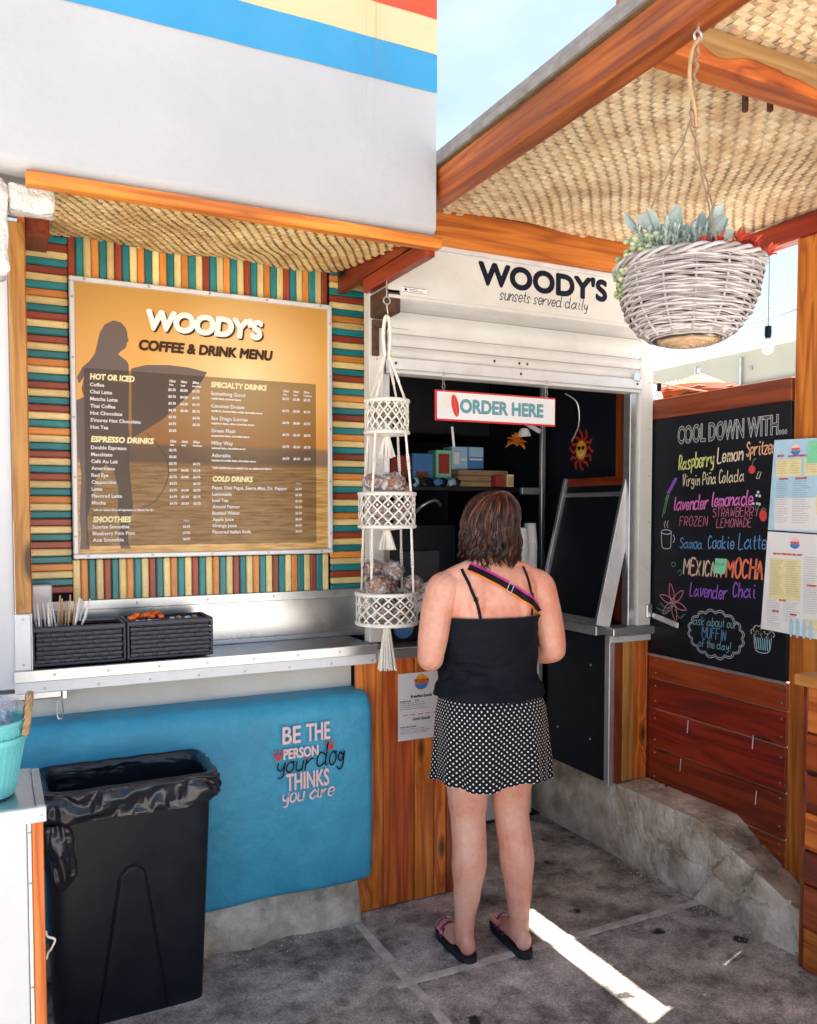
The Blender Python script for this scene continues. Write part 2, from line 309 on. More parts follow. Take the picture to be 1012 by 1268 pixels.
# ------------------------------------------------------------ mesh helpers
V = Vector
class MB:
    def __init__(s): s.v = []; s.f = []; s.uv = None
    def add(s, vs, fs):
        o = len(s.v); s.v += [V(p) for p in vs]; s.f += [[i+o for i in f] for f in fs]; return s
    def box(s, x0, x1, y0, y1, z0, z1, c=0.0):
        if x1 < x0: x0, x1 = x1, x0
        if y1 < y0: y0, y1 = y1, y0
        if z1 < z0: z0, z1 = z1, z0
        if c <= 0:
            return s.add([(x, y, z) for x in (x0, x1) for y in (y0, y1) for z in (z0, z1)],
                         [(0, 1, 3, 2), (4, 6, 7, 5), (0, 4, 5, 1), (2, 3, 7, 6), (0, 2, 6, 4), (1, 5, 7, 3)])
        c = min(c, (x1-x0)*.45, (y1-y0)*.45, (z1-z0)*.45)
        bm = bmesh.new(); bmesh.ops.create_cube(bm, size=1)
        for q in bm.verts: q.co = V(((x0+x1)/2+q.co.x*(x1-x0), (y0+y1)/2+q.co.y*(y1-y0), (z0+z1)/2+q.co.z*(z1-z0)))
        bmesh.ops.bevel(bm, geom=list(bm.edges), offset=c, segments=1, affect='EDGES')
        s.frombm(bm); return s
    def frombm(s, bm):
        bm.verts.ensure_lookup_table(); bm.verts.index_update()
        s.add([q.co.copy() for q in bm.verts], [[q.index for q in f.verts] for f in bm.faces]); bm.free(); return s
    def tube(s, pts, r, n=6, cap=True):
        pts = [V(p) for p in pts]; k = len(pts)
        rr = r if isinstance(r, (list, tuple)) else [r]*k
        t = (pts[1]-pts[0]).normalized(); up = V((0, 0, 1)) if abs(t.z) < .9 else V((1, 0, 0))
        a = t.cross(up).normalized(); vs = []
        for i, p in enumerate(pts):
            t2 = (pts[min(i+1, k-1)]-pts[max(i-1, 0)])
            if t2.length > 1e-9: t2.normalize()
            else: t2 = t
            a = (a-t2*a.dot(t2))
            if a.length < 1e-6: a = t2.orthogonal()
            a.normalize(); b = t2.cross(a)
            for j in range(n):
                w = 2*PI*j/n; vs.append(p+(a*math.cos(w)+b*math.sin(w))*rr[i])
            t = t2
        fs = [(i*n+j, i*n+(j+1) % n, (i+1)*n+(j+1) % n, (i+1)*n+j) for i in range(k-1) for j in range(n)]
        if cap: fs += [tuple(range(n))[::-1], tuple((k-1)*n+j for j in range(n))]
        return s.add(vs, fs)
    def ring(s, c, R, r, n=24, m=6, ry=None, axis='z'):
        vs = []
        for i in range(n):
            a = 2*PI*i/n
            for j in range(m):
                b = 2*PI*j/m; q = (R+r*math.cos(b)); h = r*math.sin(b)
                x, y = q*math.cos(a), q*math.sin(a)*((ry or R)/R)
                vs.append(V(c)+(V((x, y, h)) if axis == 'z' else V((x, h, y)) if axis == 'y' else V((h, x, y))))
        return s.add(vs, [(i*m+j, ((i+1) % n)*m+j, ((i+1) % n)*m+(j+1) % m, i*m+(j+1) % m) for i in range(n) for j in range(m)])
    def lathe(s, c, prof, n=24, cap=False, sx=1, sy=1):
        vs = [V(c)+V((r*math.cos(2*PI*j/n)*sx, r*math.sin(2*PI*j/n)*sy, z)) for r, z in prof for j in range(n)]
        fs = [(i*n+j, i*n+(j+1) % n, (i+1)*n+(j+1) % n, (i+1)*n+j) for i in range(len(prof)-1) for j in range(n)]
        if cap: fs += [tuple(range(n))[::-1], tuple((len(prof)-1)*n+j for j in range(n))]
        return s.add(vs, fs)
    def prism(s, poly, o, u, w, d):
        """closed outline (2D) placed at o with axes u, w and extruded by vector d"""
        o, u, w, d = V(o), V(u), V(w), V(d); n = len(poly)
        a = [o+u*p[0]+w*p[1] for p in poly]
        return s.add(a+[p+d for p in a], [tuple(range(n))[::-1], tuple(range(n, 2*n))]+[(i, (i+1) % n, n+(i+1) % n, n+i) for i in range(n)])
    def grid(s, fn, nu, nv, close=False):
        vs = [fn(i/(nu if close else nu), j/nv) for j in range(nv+1) for i in range(nu+(0 if close else 1))]
        w = nu+(0 if close else 1)
        return s.add(vs, [(j*w+i, j*w+(i+1) % w, (j+1)*w+(i+1) % w, (j+1)*w+i) for j in range(nv) for i in range(nu)])
    def blob(s, c, r, seed=0, amp=.15, sub=2, freq=2.0):
        bm = bmesh.new(); bmesh.ops.create_icosphere(bm, subdivisions=sub, radius=1)
        r = r if isinstance(r, (tuple, list)) else (r, r, r)
        for q in bm.verts:
            k = 1+amp*mnoise.noise(q.co*freq+V((seed*3.7, seed*1.3, 0)))
            q.co = V(c)+V((q.co.x*r[0]*k, q.co.y*r[1]*k, q.co.z*r[2]*k))
        return s.frombm(bm)
    def xf(s, M):
        s.v = [M @ p for p in s.v]; return s
    def rot(s, axis, ang, c):
        return s.xf(Matrix.Translation(V(c)) @ Matrix.Rotation(ang, 4, axis) @ Matrix.Translation(-V(c)))
WP = {}
def setp(o, label=None, cat=None, group=None, kind=None):
    for k, v in (('label', label), ('category', cat), ('group', group), ('kind', kind)):
        if v: o[k] = v
    return o
def empty(name, loc, label=None, cat=None, group=None, kind=None):
    o = bpy.data.objects.new(name, None); COL.objects.link(o); o.location = loc; o.empty_display_size = .05
    WP[o.name] = V(loc); return setp(o, label, cat, group, kind)
def obj(name, mb, mat, parent=None, label=None, cat=None, group=None, kind=None, smooth=False, org=None):
    if org is None:
        if mb.v:
            xs = [p.x for p in mb.v]; ys = [p.y for p in mb.v]; zs = [p.z for p in mb.v]
            org = V(((min(xs)+max(xs))/2, (min(ys)+max(ys))/2, min(zs)))
        else: org = V((0, 0, 0))
    org = V(org)
    me = bpy.data.meshes.new(name); me.from_pydata([p-org for p in mb.v], [], mb.f)
    if mb.uv:
        ul = me.uv_layers.new(name='uv')
        for lp in me.loops: ul.data[lp.index].uv = mb.uv[lp.vertex_index]
    if smooth: me.polygons.foreach_set('use_smooth', [True]*len(me.polygons))
    me.materials.append(MATS[mat]); o = bpy.data.objects.new(name, me); COL.objects.link(o)
    base = WP[parent.name] if parent else V((0, 0, 0))
    if parent: o.parent = parent
    o.location = org-base; WP[o.name] = org
    return setp(o, label, cat, group, kind)
def inst(o, loc, parent=None, mat=None, rot=None, name=None):
    c = o.copy(); COL.objects.link(c); base = WP[parent.name] if parent else V((0, 0, 0))
    c.parent = parent; c.location = V(loc)-base; WP[c.name] = V(loc)
    if rot: c.rotation_euler = rot
    if mat:
        c.material_slots[0].link = 'OBJECT'; c.material_slots[0].material = MATS[mat]
    return c
def B(name, x0, x1, y0, y1, z0, z1, mat, parent=None, c=.002, **k):
    return obj(name, MB().box(x0, x1, y0, y1, z0, z1, c), mat, parent, **k)

def txt(mb, s, p, u, w, nrm, size, width=None, bold=0, shear=0, space=1.0, align='LEFT', outline=0, res=2):
    if bold > .0015:   # heavy letters: struck several times round the outline
        k = 12
        for i in range(k+1):
            a = 2*PI*i/k; r = bold if i < k else 0
            txt1(mb, s, V(p)+V(u)*math.cos(a)*r+V(w)*math.sin(a)*r+V(nrm)*i*4e-5, u, w, nrm, size, width, 0, shear, space, align, 0, res)
    else: txt1(mb, s, p, u, w, nrm, size, width, bold, shear, space, align, outline, res)
def txt1(mb, s, p, u, w, nrm, size, width=None, bold=0, shear=0, space=1.0, align='LEFT', outline=0, res=2):
    """flat lettering: p = baseline start, u / w = right / up, capital height = size; squeezed to width when given"""
    cu = bpy.data.curves.new('t', 'FONT'); cu.body = s; cu.size = size/.7; cu.shear = shear; cu.offset = bold; cu.space_character = space
    cu.resolution_u = res; cu.align_x = 'LEFT'; cu.fill_mode = 'BOTH'
    if outline: cu.fill_mode = 'NONE'; cu.bevel_depth = outline; cu.bevel_resolution = 0
    o = bpy.data.objects.new('t', cu); me = bpy.data.meshes.new_from_object(o)
    if len(me.vertices):
        x0 = min(q.co.x for q in me.vertices); x1 = max(q.co.x for q in me.vertices)
        k = (width/(x1-x0)) if width else 1
        sh = {'LEFT': 0, 'CENTER': -(x1-x0)*k/2, 'RIGHT': -(x1-x0)*k}[align]
        u, w, nn = V(u), V(w), V(nrm)
        mb.add([V(p)+u*((q.co.x-x0)*k+sh)+w*q.co.y+nn*q.co.z for q in me.vertices], [list(f.vertices) for f in me.polygons])
    bpy.data.meshes.remove(me); bpy.data.objects.remove(o); bpy.data.curves.remove(cu)

# hand-lettering: strokes on a small grid (x 0-5, baseline 2, x-height 6, capitals to 9)
G = {
'a': '45 35 26 15 04 03 12 22 33 44|46 43 52', 'b': '09 02|05 16 26 35 34 22 12 03', 'c': '35 26 16 05 03 12 22 33', 'd': '49 43 52|45 26 16 05 03 12 22 43', 'e': '04 34 35 26 16 05 03 12 22 33',
'f': '38 29 19 18 12|05 25', 'g': '36 25 16 05 04 13 23 35|36 31 20 10 01', 'h': '09 02|04 15 26 35 32', 'i': '16 13 22|18 18', 'j': '26 21 10 00|28 28', 'k': '09 02|36 04 32', 'l': '19 13 22', 'm': '06 02|04 16 25 22|24 36 45 42',
'n': '06 02|04 15 26 35 32', 'o': '26 16 05 03 12 22 33 35 26 36', 'p': '06 00|05 16 26 35 34 23 13 04', 'q': '35 26 16 05 04 13 23 34|36 30', 'r': '06 02|04 15 26 36', 's': '35 26 16 05 14 23 22 12 02', 't': '18 13 22|06 26',
'u': '06 03 12 22 33|36 32', 'v': '06 12 36', 'w': '06 12 25 32 46', 'x': '06 32|36 02', 'y': '06 04 13 23 35|36 31 20 10', 'z': '06 36 02 32', 'A': '02 19 32|05 25', 'B': '02 09 29 38 37 26 06|26 35 34 22 02', 'C': '38 29 19 07 04 12 22 33',
'D': '02 09 19 37 34 12 02', 'E': '39 09 02 32|06 26', 'F': '39 09 02|06 26', 'G': '38 29 19 07 04 12 22 34 35 25', 'H': '09 02|39 32|06 36', 'I': '19 12', 'J': '39 33 22 12 03', 'K': '09 02|39 05 32', 'L': '09 02 32', 'M': '02 09 25 49 42', 'N': '02 09 32 39',
'O': '19 07 04 12 22 34 37 29 19', 'P': '02 09 29 38 36 25 05', 'R': '02 09 29 38 36 25 05|15 32', 'S': '38 29 19 08 07 35 34 22 12 03', 'T': '09 39|19 12', 'U': '09 04 12 22 34 39', 'V': '09 12 39', 'W': '09 12 27 32 49', 'X': '09 32|39 02', 'Y': '09 25 39|25 22', 'Z': '09 39 02 32',
'.': '12 12', '!': '19 14|12 12', "'": '19 17', ' ': '', 'ñ': '06 02|04 15 26 35 32|08 18 28', '-': '05 25', '*': '08 26|28 06|17 17'}
def smoothp(p, k=3):
    if len(p) < 3: return p
    out = []
    for i in range(len(p)-1):
        a, b, c, d = p[max(i-1, 0)], p[i], p[i+1], p[min(i+2, len(p)-1)]
        for j in range(k):
            t = j/k; out.append(((2*b)+(c-a)*t+(2*a-5*b+4*c-d)*t*t+(3*b-3*c+d-a)*t**3)/2)
    return out+[p[-1]]
def ribbon(mb, p, nrm, w, taper=False):
    if len(p) < 2: return
    if (p[0]-p[-1]).length < 1e-7 and len(p) == 2:
        u = V(nrm).orthogonal().normalized(); v = V(nrm).cross(u)
        return mb.add([p[0]+(u*math.cos(q*PI/3)+v*math.sin(q*PI/3))*w*.75 for q in range(6)], [range(6)])
    vs = []; L = len(p)
    for i in range(L):
        t = (p[min(i+1, L-1)]-p[max(i-1, 0)]); t = t.normalized() if t.length > 1e-9 else V((1, 0, 0)); s = V(nrm).cross(t)
        ww = w*(.5 if not taper else .5*(.35+1.1*math.sin(PI*min(1, max(0, (i+.6)/L)))))
        e = t*w*.35*(-1 if i == 0 else 1 if i == L-1 else 0)
        vs += [p[i]+s*ww+e, p[i]-s*ww+e]
    mb.add(vs, [(2*i, 2*i+1, 2*i+3, 2*i+2) for i in range(L-1)])
def hand(mb, s, p, u, w, nrm, size, width, weight=.1, slant=.12, jit=.35, smooth=True, seed=1, double=0, taper=False, drift=0):
    """written by hand: capital height = size, whole word fitted to width"""
    r = random.Random(seed*13+len(s)); x = 0; strokes = []
    for ch in s:
        g = G.get(ch, ''); mx = 0; dy = r.uniform(-jit, jit)*.6; ds = 1+r.uniform(-.08, .08)
        if ch == ' ': x += 2.6; continue
        for st in g.split('|'):
            pts = [V((int(q[0]), (int(q[1])-2), 0)) for q in st.split()]
            mx = max(mx, max(q.x for q in pts))
            pts = [V((x+(q.x+slant*q.y)*ds+r.uniform(-1, 1)*jit*.25, q.y*ds+dy+r.uniform(-1, 1)*jit*.25, 0)) for q in pts]
            dot = len(pts) == 2 and (pts[0]-pts[1]).length < jit*.6 and st[:2] == st[3:5]
            if dot: pts = [pts[0], pts[0].copy()]
            strokes.append(smoothp(pts) if smooth and not dot else pts)
        x += mx+1.35
    tw = x-1.35; kx = width/tw; ky = size/7; u, w = V(u), V(w)
    for st in strokes:
        q = [V(p)+u*(a.x*kx)+w*(a.y*ky+drift*a.x*kx) for a in st]
        if double:
            n2 = V(nrm)
            o = []
            for i in range(len(q)):
                t = (q[min(i+1, len(q)-1)]-q[max(i-1, 0)]); t = t.normalized() if t.length > 1e-9 else u; o.append(n2.cross(t)*double)
            ribbon(mb, [a+b for a, b in zip(q, o)], nrm, weight*size); ribbon(mb, [a-b for a, b in zip(q, o)], nrm, weight*size)
        else: ribbon(mb, q, nrm, weight*size, taper)
def disc(mb, c, u, w, r, ry=None, n=14):
    u, w = V(u), V(w); mb.add([V(c)+u*math.cos(2*PI*i/n)*r+w*math.sin(2*PI*i/n)*(ry or r) for i in range(n)], [range(n)])
def rivets(name, pts, axis, parent, r=.004, mat='screw'):
    mb = MB()
    for p in pts:
        d = {'y': V((0, -1, 0)), 'x': V((-1, 0, 0)), 'z': V((0, 0, 1))}[axis]
        u = d.orthogonal().normalized(); w = d.cross(u); p = V(p)
        mb.add([p+(u*math.cos(q*PI/4)+w*math.sin(q*PI/4))*r for q in range(8)]+[p+d*r*.55+(u*math.cos(q*PI/4)+w*math.sin(q*PI/4))*r*.55 for q in range(8)],
               [(q, (q+1) % 8, 8+(q+1) % 8, 8+q) for q in range(8)]+[tuple(range(8, 16))])
    return obj(name, mb, mat, parent, kind='stuff')
RX, UZ, NY, NX, RY = V((1, 0, 0)), V((0, 0, 1)), V((0, -1, 0)), V((-1, 0, 0)), V((0, -1, 0))

def weave(name, fn, nu, nv, cell, mat, parent, down, flip=False, pair=1):
    """plain palm weave: fn(a, b) gives a point of the sheet for a, b in metres; every visible strip end is a little pillow"""
    mb = MB()
    for i in range(nu):
        for j in range(nv):
            o = ((i//pair)+j) % 2
            a0, b0 = i*cell, j*cell; g = cell*rnd.uniform(.012, .05); ln = cell*.12
            if o: A = [a0-ln, a0+cell/2, a0+cell+ln]; Bq = [b0+g, b0+cell-g]
            else: A = [b0-ln, b0+cell/2, b0+cell+ln]; Bq = [a0+g, a0+cell-g]
            tl = rnd.uniform(-.0009, .0009); vs = []
            for k, q in enumerate(A):
                h = (.0019 if k == 1 else -.0017)+rnd.uniform(-.0004, .0004)
                for m_, r_ in enumerate(Bq):
                    p = fn(q, r_) if o else fn(r_, q)
                    if p is None: vs = None; break
                    vs.append(V(p)+V(down)*(h+(tl if m_ else -tl)))
                if vs is None: break
            if vs: mb.add(vs, [(0, 1, 3, 2), (2, 3, 5, 4)])
    bk = MB(); A_, B_ = int(nu/2), int(nv/2)
    for i in range(A_):
        for j in range(B_):
            q = [fn(min(x, nu)*cell, min(y, nv)*cell) for x, y in ((i*2, j*2), (i*2+2, j*2), (i*2+2, j*2+2), (i*2, j*2+2))]
            if all(p is not None for p in q): bk.add([V(p)-V(down)*.0030 for p in q], [(0, 1, 2, 3)])
    obj('mat_underlay', bk, 'mat_shade', parent)
    return obj(name, mb, mat, parent, kind='stuff', smooth=False)
# ------------------------------------------------------------ ground
g = MB().box(-150, 150, -150, 150, -.30, -.012)
obj('ground', g, 'sand_paving', kind='structure')
def slabmat():
    m, n, l, b = newmat('slab_concrete'); v = coords(n, l, (1, 1, 1), False); oi = n.new('ShaderNodeObjectInfo')
    va = n.new('ShaderNodeVectorMath'); va.operation = 'ADD'; l.new(v.outputs[0], va.inputs[0]); l.new(oi.outputs['Location'], va.inputs[1])
    t = ntex(n, l, va, 4.2, 11, .74); c = ramp(n, l, t.outputs['Fac'], [(.34, (.075, .068, .062)), (.44, (.24, .22, .20)), (.54, (.46, .43, .39)), (.66, (.72, .68, .62))])
    s = ntex(n, l, va, 11, 5, .6, .5); sr = ramp(n, l, s.outputs['Fac'], [(.30, (.35, .33, .32)), (.42, (1, 1, 1))]); col = mix(n, l, .8, c.outputs[0], sr.outputs[0], 'MULTIPLY')
    # old gum and drip spots
    vo = n.new('ShaderNodeTexVoronoi'); vo.inputs['Scale'].default_value = 5.2; wv = ntex(n, l, va, 22, 2)
    wa = n.new('ShaderNodeVectorMath'); wa.operation = 'MULTIPLY_ADD'; wa.inputs[1].default_value = (.05, .05, .05); l.new(wv.outputs['Color'], wa.inputs[0]); l.new(va.outputs[0], wa.inputs[2]); l.new(wa.outputs[0], vo.inputs['Vector'])
    sp = ramp(n, l, vo.outputs['Distance'], [(.11, (1, 1, 1)), (.17, (0, 0, 0))]); pk = n.new('ShaderNodeSeparateColor'); l.new(vo.outputs['Color'], pk.inputs[0])
    gt = n.new('ShaderNodeMath'); gt.operation = 'GREATER_THAN'; gt.inputs[1].default_value = .45; l.new(pk.outputs[0], gt.inputs[0])
    mm = n.new('ShaderNodeMath'); mm.operation = 'MULTIPLY'; l.new(gt.outputs[0], mm.inputs[0]); l.new(sp.outputs[0], mm.inputs[1])
    col = mix(n, l, mm.outputs[0], col, (.022, .018, .018))
    f = ntex(n, l, va, 120, 4, .8); fr = ramp(n, l, f.outputs['Fac'], [(.34, (.42, .42, .42)), (.5, (.95, .94, .93)), (.66, (1.5, 1.46, 1.42))]); col = mix(n, l, .9, col, fr.outputs[0], 'MULTIPLY')
    l.new(col, b.inputs['Base Color']); b.inputs['Roughness'].default_value = .8
    mx = n.new('ShaderNodeMath'); mx.operation = 'ADD'; l.new(f.outputs['Fac'], mx.inputs[0]); l.new(t.outputs['Fac'], mx.inputs[1]); bumpn(n, l, b, mx.outputs[0], .5, .006)
slabmat()
pm('mortar', (.70, .65, .57), (.36, .33, .29), 16, rough=.9, bump=.6, bscale=90)
pav = empty('pavement', (1.2, 1.5, 0), kind='structure')
JY, JX = 2.43, 1.205
for x0, x1, y0, y1 in ((-1.6, JX-.005, -1.5, 3.4), (JX+.005, 2.62, JY+.005, 5.2), (JX+.005, 2.9, -1.5, JY-.005)):
    B('concrete_slab', x0, x1, y0, y1, -.12, 0, 'slab_concrete', pav, c=.004)
def strip_joint(pts, w, seed):
    r = random.Random(seed); mb = MB(); vs = []; n = 60; a, b_ = V(pts[0]), V(pts[1]); d = (b_-a); s = V((-d.y, d.x, 0)).normalized()
    for i in range(n+1):
        p = a+d*i/n; k = mnoise.noise(V((i*.4, seed, 0))); k2 = mnoise.noise(V((i*.37, seed+9, 3)))
        vs += [p+s*(w*(1+.45*k)), p-s*(w*(1+.45*k2)), p+s*(w*(1+.45*k))-UZ*.03, p-s*(w*(1+.45*k2))-UZ*.03]
    fs = []
    for i in range(n): q = 4*i; fs += [(q, q+1, q+5, q+4), (q, q+4, q+6, q+2), (q+1, q+3, q+7, q+5)]
    obj('mortar_joint', mb.add(vs, fs), 'mortar', pav)
strip_joint([(JX-.05, JY, .004), (2.5, JY, .004)], .016, 1)
strip_joint([(JX, -1.5, .0035), (JX, 2.94, .0035)], .017, 2)

# broken old kerb along the siding wall
def kerb_pt(s, t):
    """s along y (0 near .. 1 far), t around the section: face then top"""
    y = 1.55+s*3.2
    zf = .325 if y > 2.45 else .325-(2.45-y)*.36
    zb = .33 if y > 2.42 else .33-(2.42-y)*.62
    zf = max(.05, zf); zb = max(.03, zb)
    if y > 2.96: zf = zb = .323
    if t < .5: k = t/.5; x = 2.50+.018*k; z = zf*k
    else: k = (t-.5)/.5; x = 2.518+k*.23; z = zf+(zb-zf)*k
    a = 1 if y < 2.95 else .4
    fine = mnoise.fractal(V((x*22, y*22, z*22)), .7, 2.1, 5); slow = mnoise.noise(V((x*3, y*2.3, z*3)))
    patch = max(0, mnoise.noise(V((y*5.5, z*7, 2)))+.05)
    cr = 0
    for cy, w_, sl in ((2.74, .010, .9), (2.36, .012, -1.1), (2.02, .009, .5), (2.20, .008, -.7)):
        d = abs(y-(cy+.035*mnoise.noise(V((z*14, cy*9, x*12)))+.015*mnoise.noise(V((z*60, cy, x*50)))+sl*(z-.16)*.6)); cr = max(cr, max(0, 1-d/w_))
    rl = abs(z-(.165+.03*mnoise.noise(V((y*6, 2, 0)))+.012*mnoise.noise(V((y*30, 2, 0)))-.16*(2.7-y)*.6)); 
    if 2.1 < y < 2.72 and t < .5: cr = max(cr, max(0, 1-rl/.007))
    chip = max(0, mnoise.noise(V((y*16, 1, 0)))-.1)*(1 if .40 < t < .62 else 0)
    dx = -(.004*fine+.008*slow)*a-.010*patch*a*(1 if t < .5 else 0)+.020*cr+.020*chip
    dz = ((.003*fine+.004*slow)*a-(.018*cr if t > .5 else 0)-.016*chip) if t > .38 else 0
    return V((x+(dx if t < .62 else dx*.15), y, z+dz))
pm('kerb_concrete', (.86, .79, .68), (.38, .29, .19), 6.5, rough=.9, bump=1.0, bscale=60, grime=.9, gcol=(.11, .085, .06), gscale=3.4, dist=.01)
km = MB().grid(lambda a, b: kerb_pt(a, b), 520, 64)
obj('kerb', km, 'kerb_concrete', kind='structure', smooth=False)
# rubble and grit against the kerb foot, plinth under the blue bench
gm = MB()
for i in range(150):
    y = rnd.uniform(1.7, 2.9); gm.blob((2.49-abs(rnd.gauss(0, .035)), y, .002), rnd.uniform(.001, .0038), i, .9, 1)
for i in range(120): gm.blob((rnd.uniform(.6, 1.2), 2.93-abs(rnd.gauss(0, .05)), .002), rnd.uniform(.0015, .005), i, .4, 1)
obj('grit', gm, 'kerb_concrete', kind='stuff')
def plinth(u, v):
    x = .2+u*1.02; z = .0+min(v/.5, 1)*.17; y = 2.915-.02*mnoise.fractal(V((x*7, z*7, 1)), .8, 2, 5)-.04*(1-min(v/.5, 1))*(.6+.4*mnoise.noise(V((x*3, 0, 0))))
    if v > .5: y += (v-.5)*.5
    return V((x, y, z))
obj('plinth', MB().grid(plinth, 120, 24), 'kerb_concrete', smooth=True, label='rough grey concrete plinth under the blue painted wall bulge', cat='plinth')
# litter scraps on the slabs
for x, y, lab in ((2.20, 2.05, 'tiny white paper scrap on the dark slab nearer the kerb'), (2.02, 1.93, 'tiny white paper scrap on the slab beside the sun strip'), (1.93, 3.05, 'tiny white scrap on the shaded floor behind the woman')):
    a = rnd.uniform(0, 3); o = MB().add([(x, y, .006), (x+.014, y+.004, .009), (x+.010, y+.013, .005), (x-.003, y+.009, .010)], [(0, 1, 2, 3)])
    obj('paper_scrap', o, 'paper_white', label=lab, cat='scrap', group='scraps on the ground')

# ------------------------------------------------------------ building: upper wall with painted stripes
uw = empty('upper_wall', (0, 2.4, 2.45), label='white stucco upper storey wall with blue, yellow and red painted stripes', cat='wall')
def wobble(x, z): return .004*mnoise.noise(V((x*1.7, z*1.7, 0)))
def upw(u, v):
    x = -4+u*5.285; 
    if v < .12: a = v/.12*PI/2; r = .035; y = 2.4+r-r*math.sin(a); z = 2.455+r-r*math.cos(a)+.006*mnoise.noise(V((x*2, 0, 7)))
    else: k = (v-.12)/.88; z = 2.49+k*4.2; y = 2.4+wobble(x, z)
    return V((x, y, z))
m_ = MB().grid(upw, 90, 70)
m_.add([(-4, 2.434, 2.455), (1.285, 2.434, 2.455), (1.285, 3.3, 2.60), (-4, 3.3, 2.60)], [(0, 3, 2, 1)])
m_.add([(1.2855, 2.402, 2.47), (1.2855, 2.402, 6.69), (1.285, 5.5, 6.69), (1.285, 5.5, 2.47)], [(0, 1, 2, 3)])
m_.add([(-4, 2.4, 6.69), (1.285, 2.4, 6.69), (1.285, 5.5, 6.69), (-4, 5.5, 6.69)], [(0, 1, 2, 3)])
obj('wall_surface', m_, 'stucco_white', uw, smooth=False)
for nm, z0, z1, tp in (('painted_stripe', 2.90, 3.02, 'paint_blue'), ('painted_stripe', 3.02, 3.13, 'paint_yellow'), ('painted_stripe', 3.13, 3.26, 'paint_red')):
    def st(u, v):
        x = -4+u*5.286; z = z0+v*(z1-z0)+.003*mnoise.noise(V((x*5, v*3+z0*9, 1))); return V((x, 2.397+wobble(x, z), z))
    obj(nm, MB().grid(st, 90, 3), tp, uw, label={'paint_blue': 'sky blue stripe', 'paint_yellow': 'pale yellow stripe', 'paint_red': 'red stripe'}[tp])
def stain_m():
    m, n, l, b = newmat('rust_stain'); b.inputs['Base Color'].default_value = (.45, .30, .12, 1); b.inputs['Roughness'].default_value = .8
    tc = n.new('ShaderNodeTexCoord'); mp = n.new('ShaderNodeMapping'); mp.inputs['Scale'].default_value = (5, 1, .5); l.new(tc.outputs['Generated'], mp.inputs[0])
    t = ntex(n, l, mp, 2.2, 5); r = ramp(n, l, t.outputs['Fac'], [(.45, (0, 0, 0)), (.75, (.28, .28, .28))])
    s = n.new('ShaderNodeSeparateXYZ'); l.new(tc.outputs['Generated'], s.inputs[0]); e = ramp(n, l, s.outputs[0], [(0, (0, 0, 0)), (.5, (1, 1, 1)), (1, (0, 0, 0))])
    e2 = ramp(n, l, s.outputs[2], [(0, (0, 0, 0)), (.6, (.8, .8, .8)), (1, (1, 1, 1))])
    a = mix(n, l, 1, r.outputs[0], e.outputs[0], 'MULTIPLY'); a = mix(n, l, 1, a, e2.outputs[0], 'MULTIPLY'); l.new(a, b.inputs['Alpha'])
stain_m()
obj('rust_stain', MB().grid(lambda u, v: V((1.0+u*.13, 2.3945+wobble(1.06, 3), 2.62+v*.62)), 3, 3), 'rust_stain', uw)
0 and obj('rust_stain', MB().grid(lambda u, v: V((-.1+u*.45, 2.3955+wobble(0, 3), 2.55+v*.2)), 3, 3), 'rust_stain', uw)

# soffit below the upper wall
so = empty('soffit', (.7, 2.45, 2.43), label='woven palm soffit with a redwood edge board over the menu wall', cat='soffit')
B('edge_board', .085, 1.30, 2.385, 2.425, 2.412, 2.447, 'redwood_x', so, c=.003)
B('side_board', 1.262, 1.297, 2.427, 2.945, 2.395, 2.448, 'redwood_dark_y', so, c=.003)
B('side_filler', 1.258, 1.284, 2.4275, 3.19, 2.449, 2.584, 'redwood_dark_y', so, c=0)
B('backing_board', .05, 1.257, 2.428, 3.24, 2.585, 2.60, 'dark_wall', so, c=0)
ca, sa = math.cos(.30), math.sin(.30)
def sof(a, b):
    x = .67+(a-.75)*ca-(b-.75)*sa; y = 2.82+(a-.75)*sa+(b-.75)*ca
    if x < .11 or x > 1.262 or y < 2.427 or y > 3.2: return None
    t = (y-2.42)/.78
    return (x, y, 2.442+.085*t+.012*math.sin(x*5+1)*math.sin(t*PI)+.006*math.sin(x*13+y*9))
weave('woven_mat', sof, 72, 72, .0215, 'palm_strip_gold', so, (0, 0, -1))
# rough white beam end and old column at the left
pb = MB().grid(lambda u, v: V((.02+.11*v, 2.62-.0*u, 2.4)), 1, 1)
def rough_box(x0, x1, y0, y1, z0, z1, amp, seed, sub=5):
    bm = bmesh.new(); bmesh.ops.create_cube(bm, size=1)
    bmesh.ops.bevel(bm, geom=list(bm.edges), offset=.06, segments=1, affect='EDGES')
    bmesh.ops.subdivide_edges(bm, edges=list(bm.edges), cuts=sub, use_grid_fill=True)
    for q in bm.verts:
        p = V(((x0+x1)/2+q.co.x*(x1-x0), (y0+y1)/2+q.co.y*(y1-y0), (z0+z1)/2+q.co.z*(z1-z0)))
        q.co = p+mnoise.noise_vector(p*22+V((seed, 0, 0)))*amp+mnoise.noise_vector(p*70)*amp*.4
    return MB().frombm(bm)
obj('beam_end', rough_box(.047, .160, 2.50, 2.56, 2.378, 2.447, .005, 3, 7), 'peeling_white', label='peeling white painted beam end under the wooden edge board', cat='beam', smooth=True)
obj('rough_column', rough_box(-.14, .043, 2.49, 2.58, 2.20, 2.452, .008, 8, 9), 'peeling_white', label='rough white plastered column stub at the far left', cat='column', smooth=True)
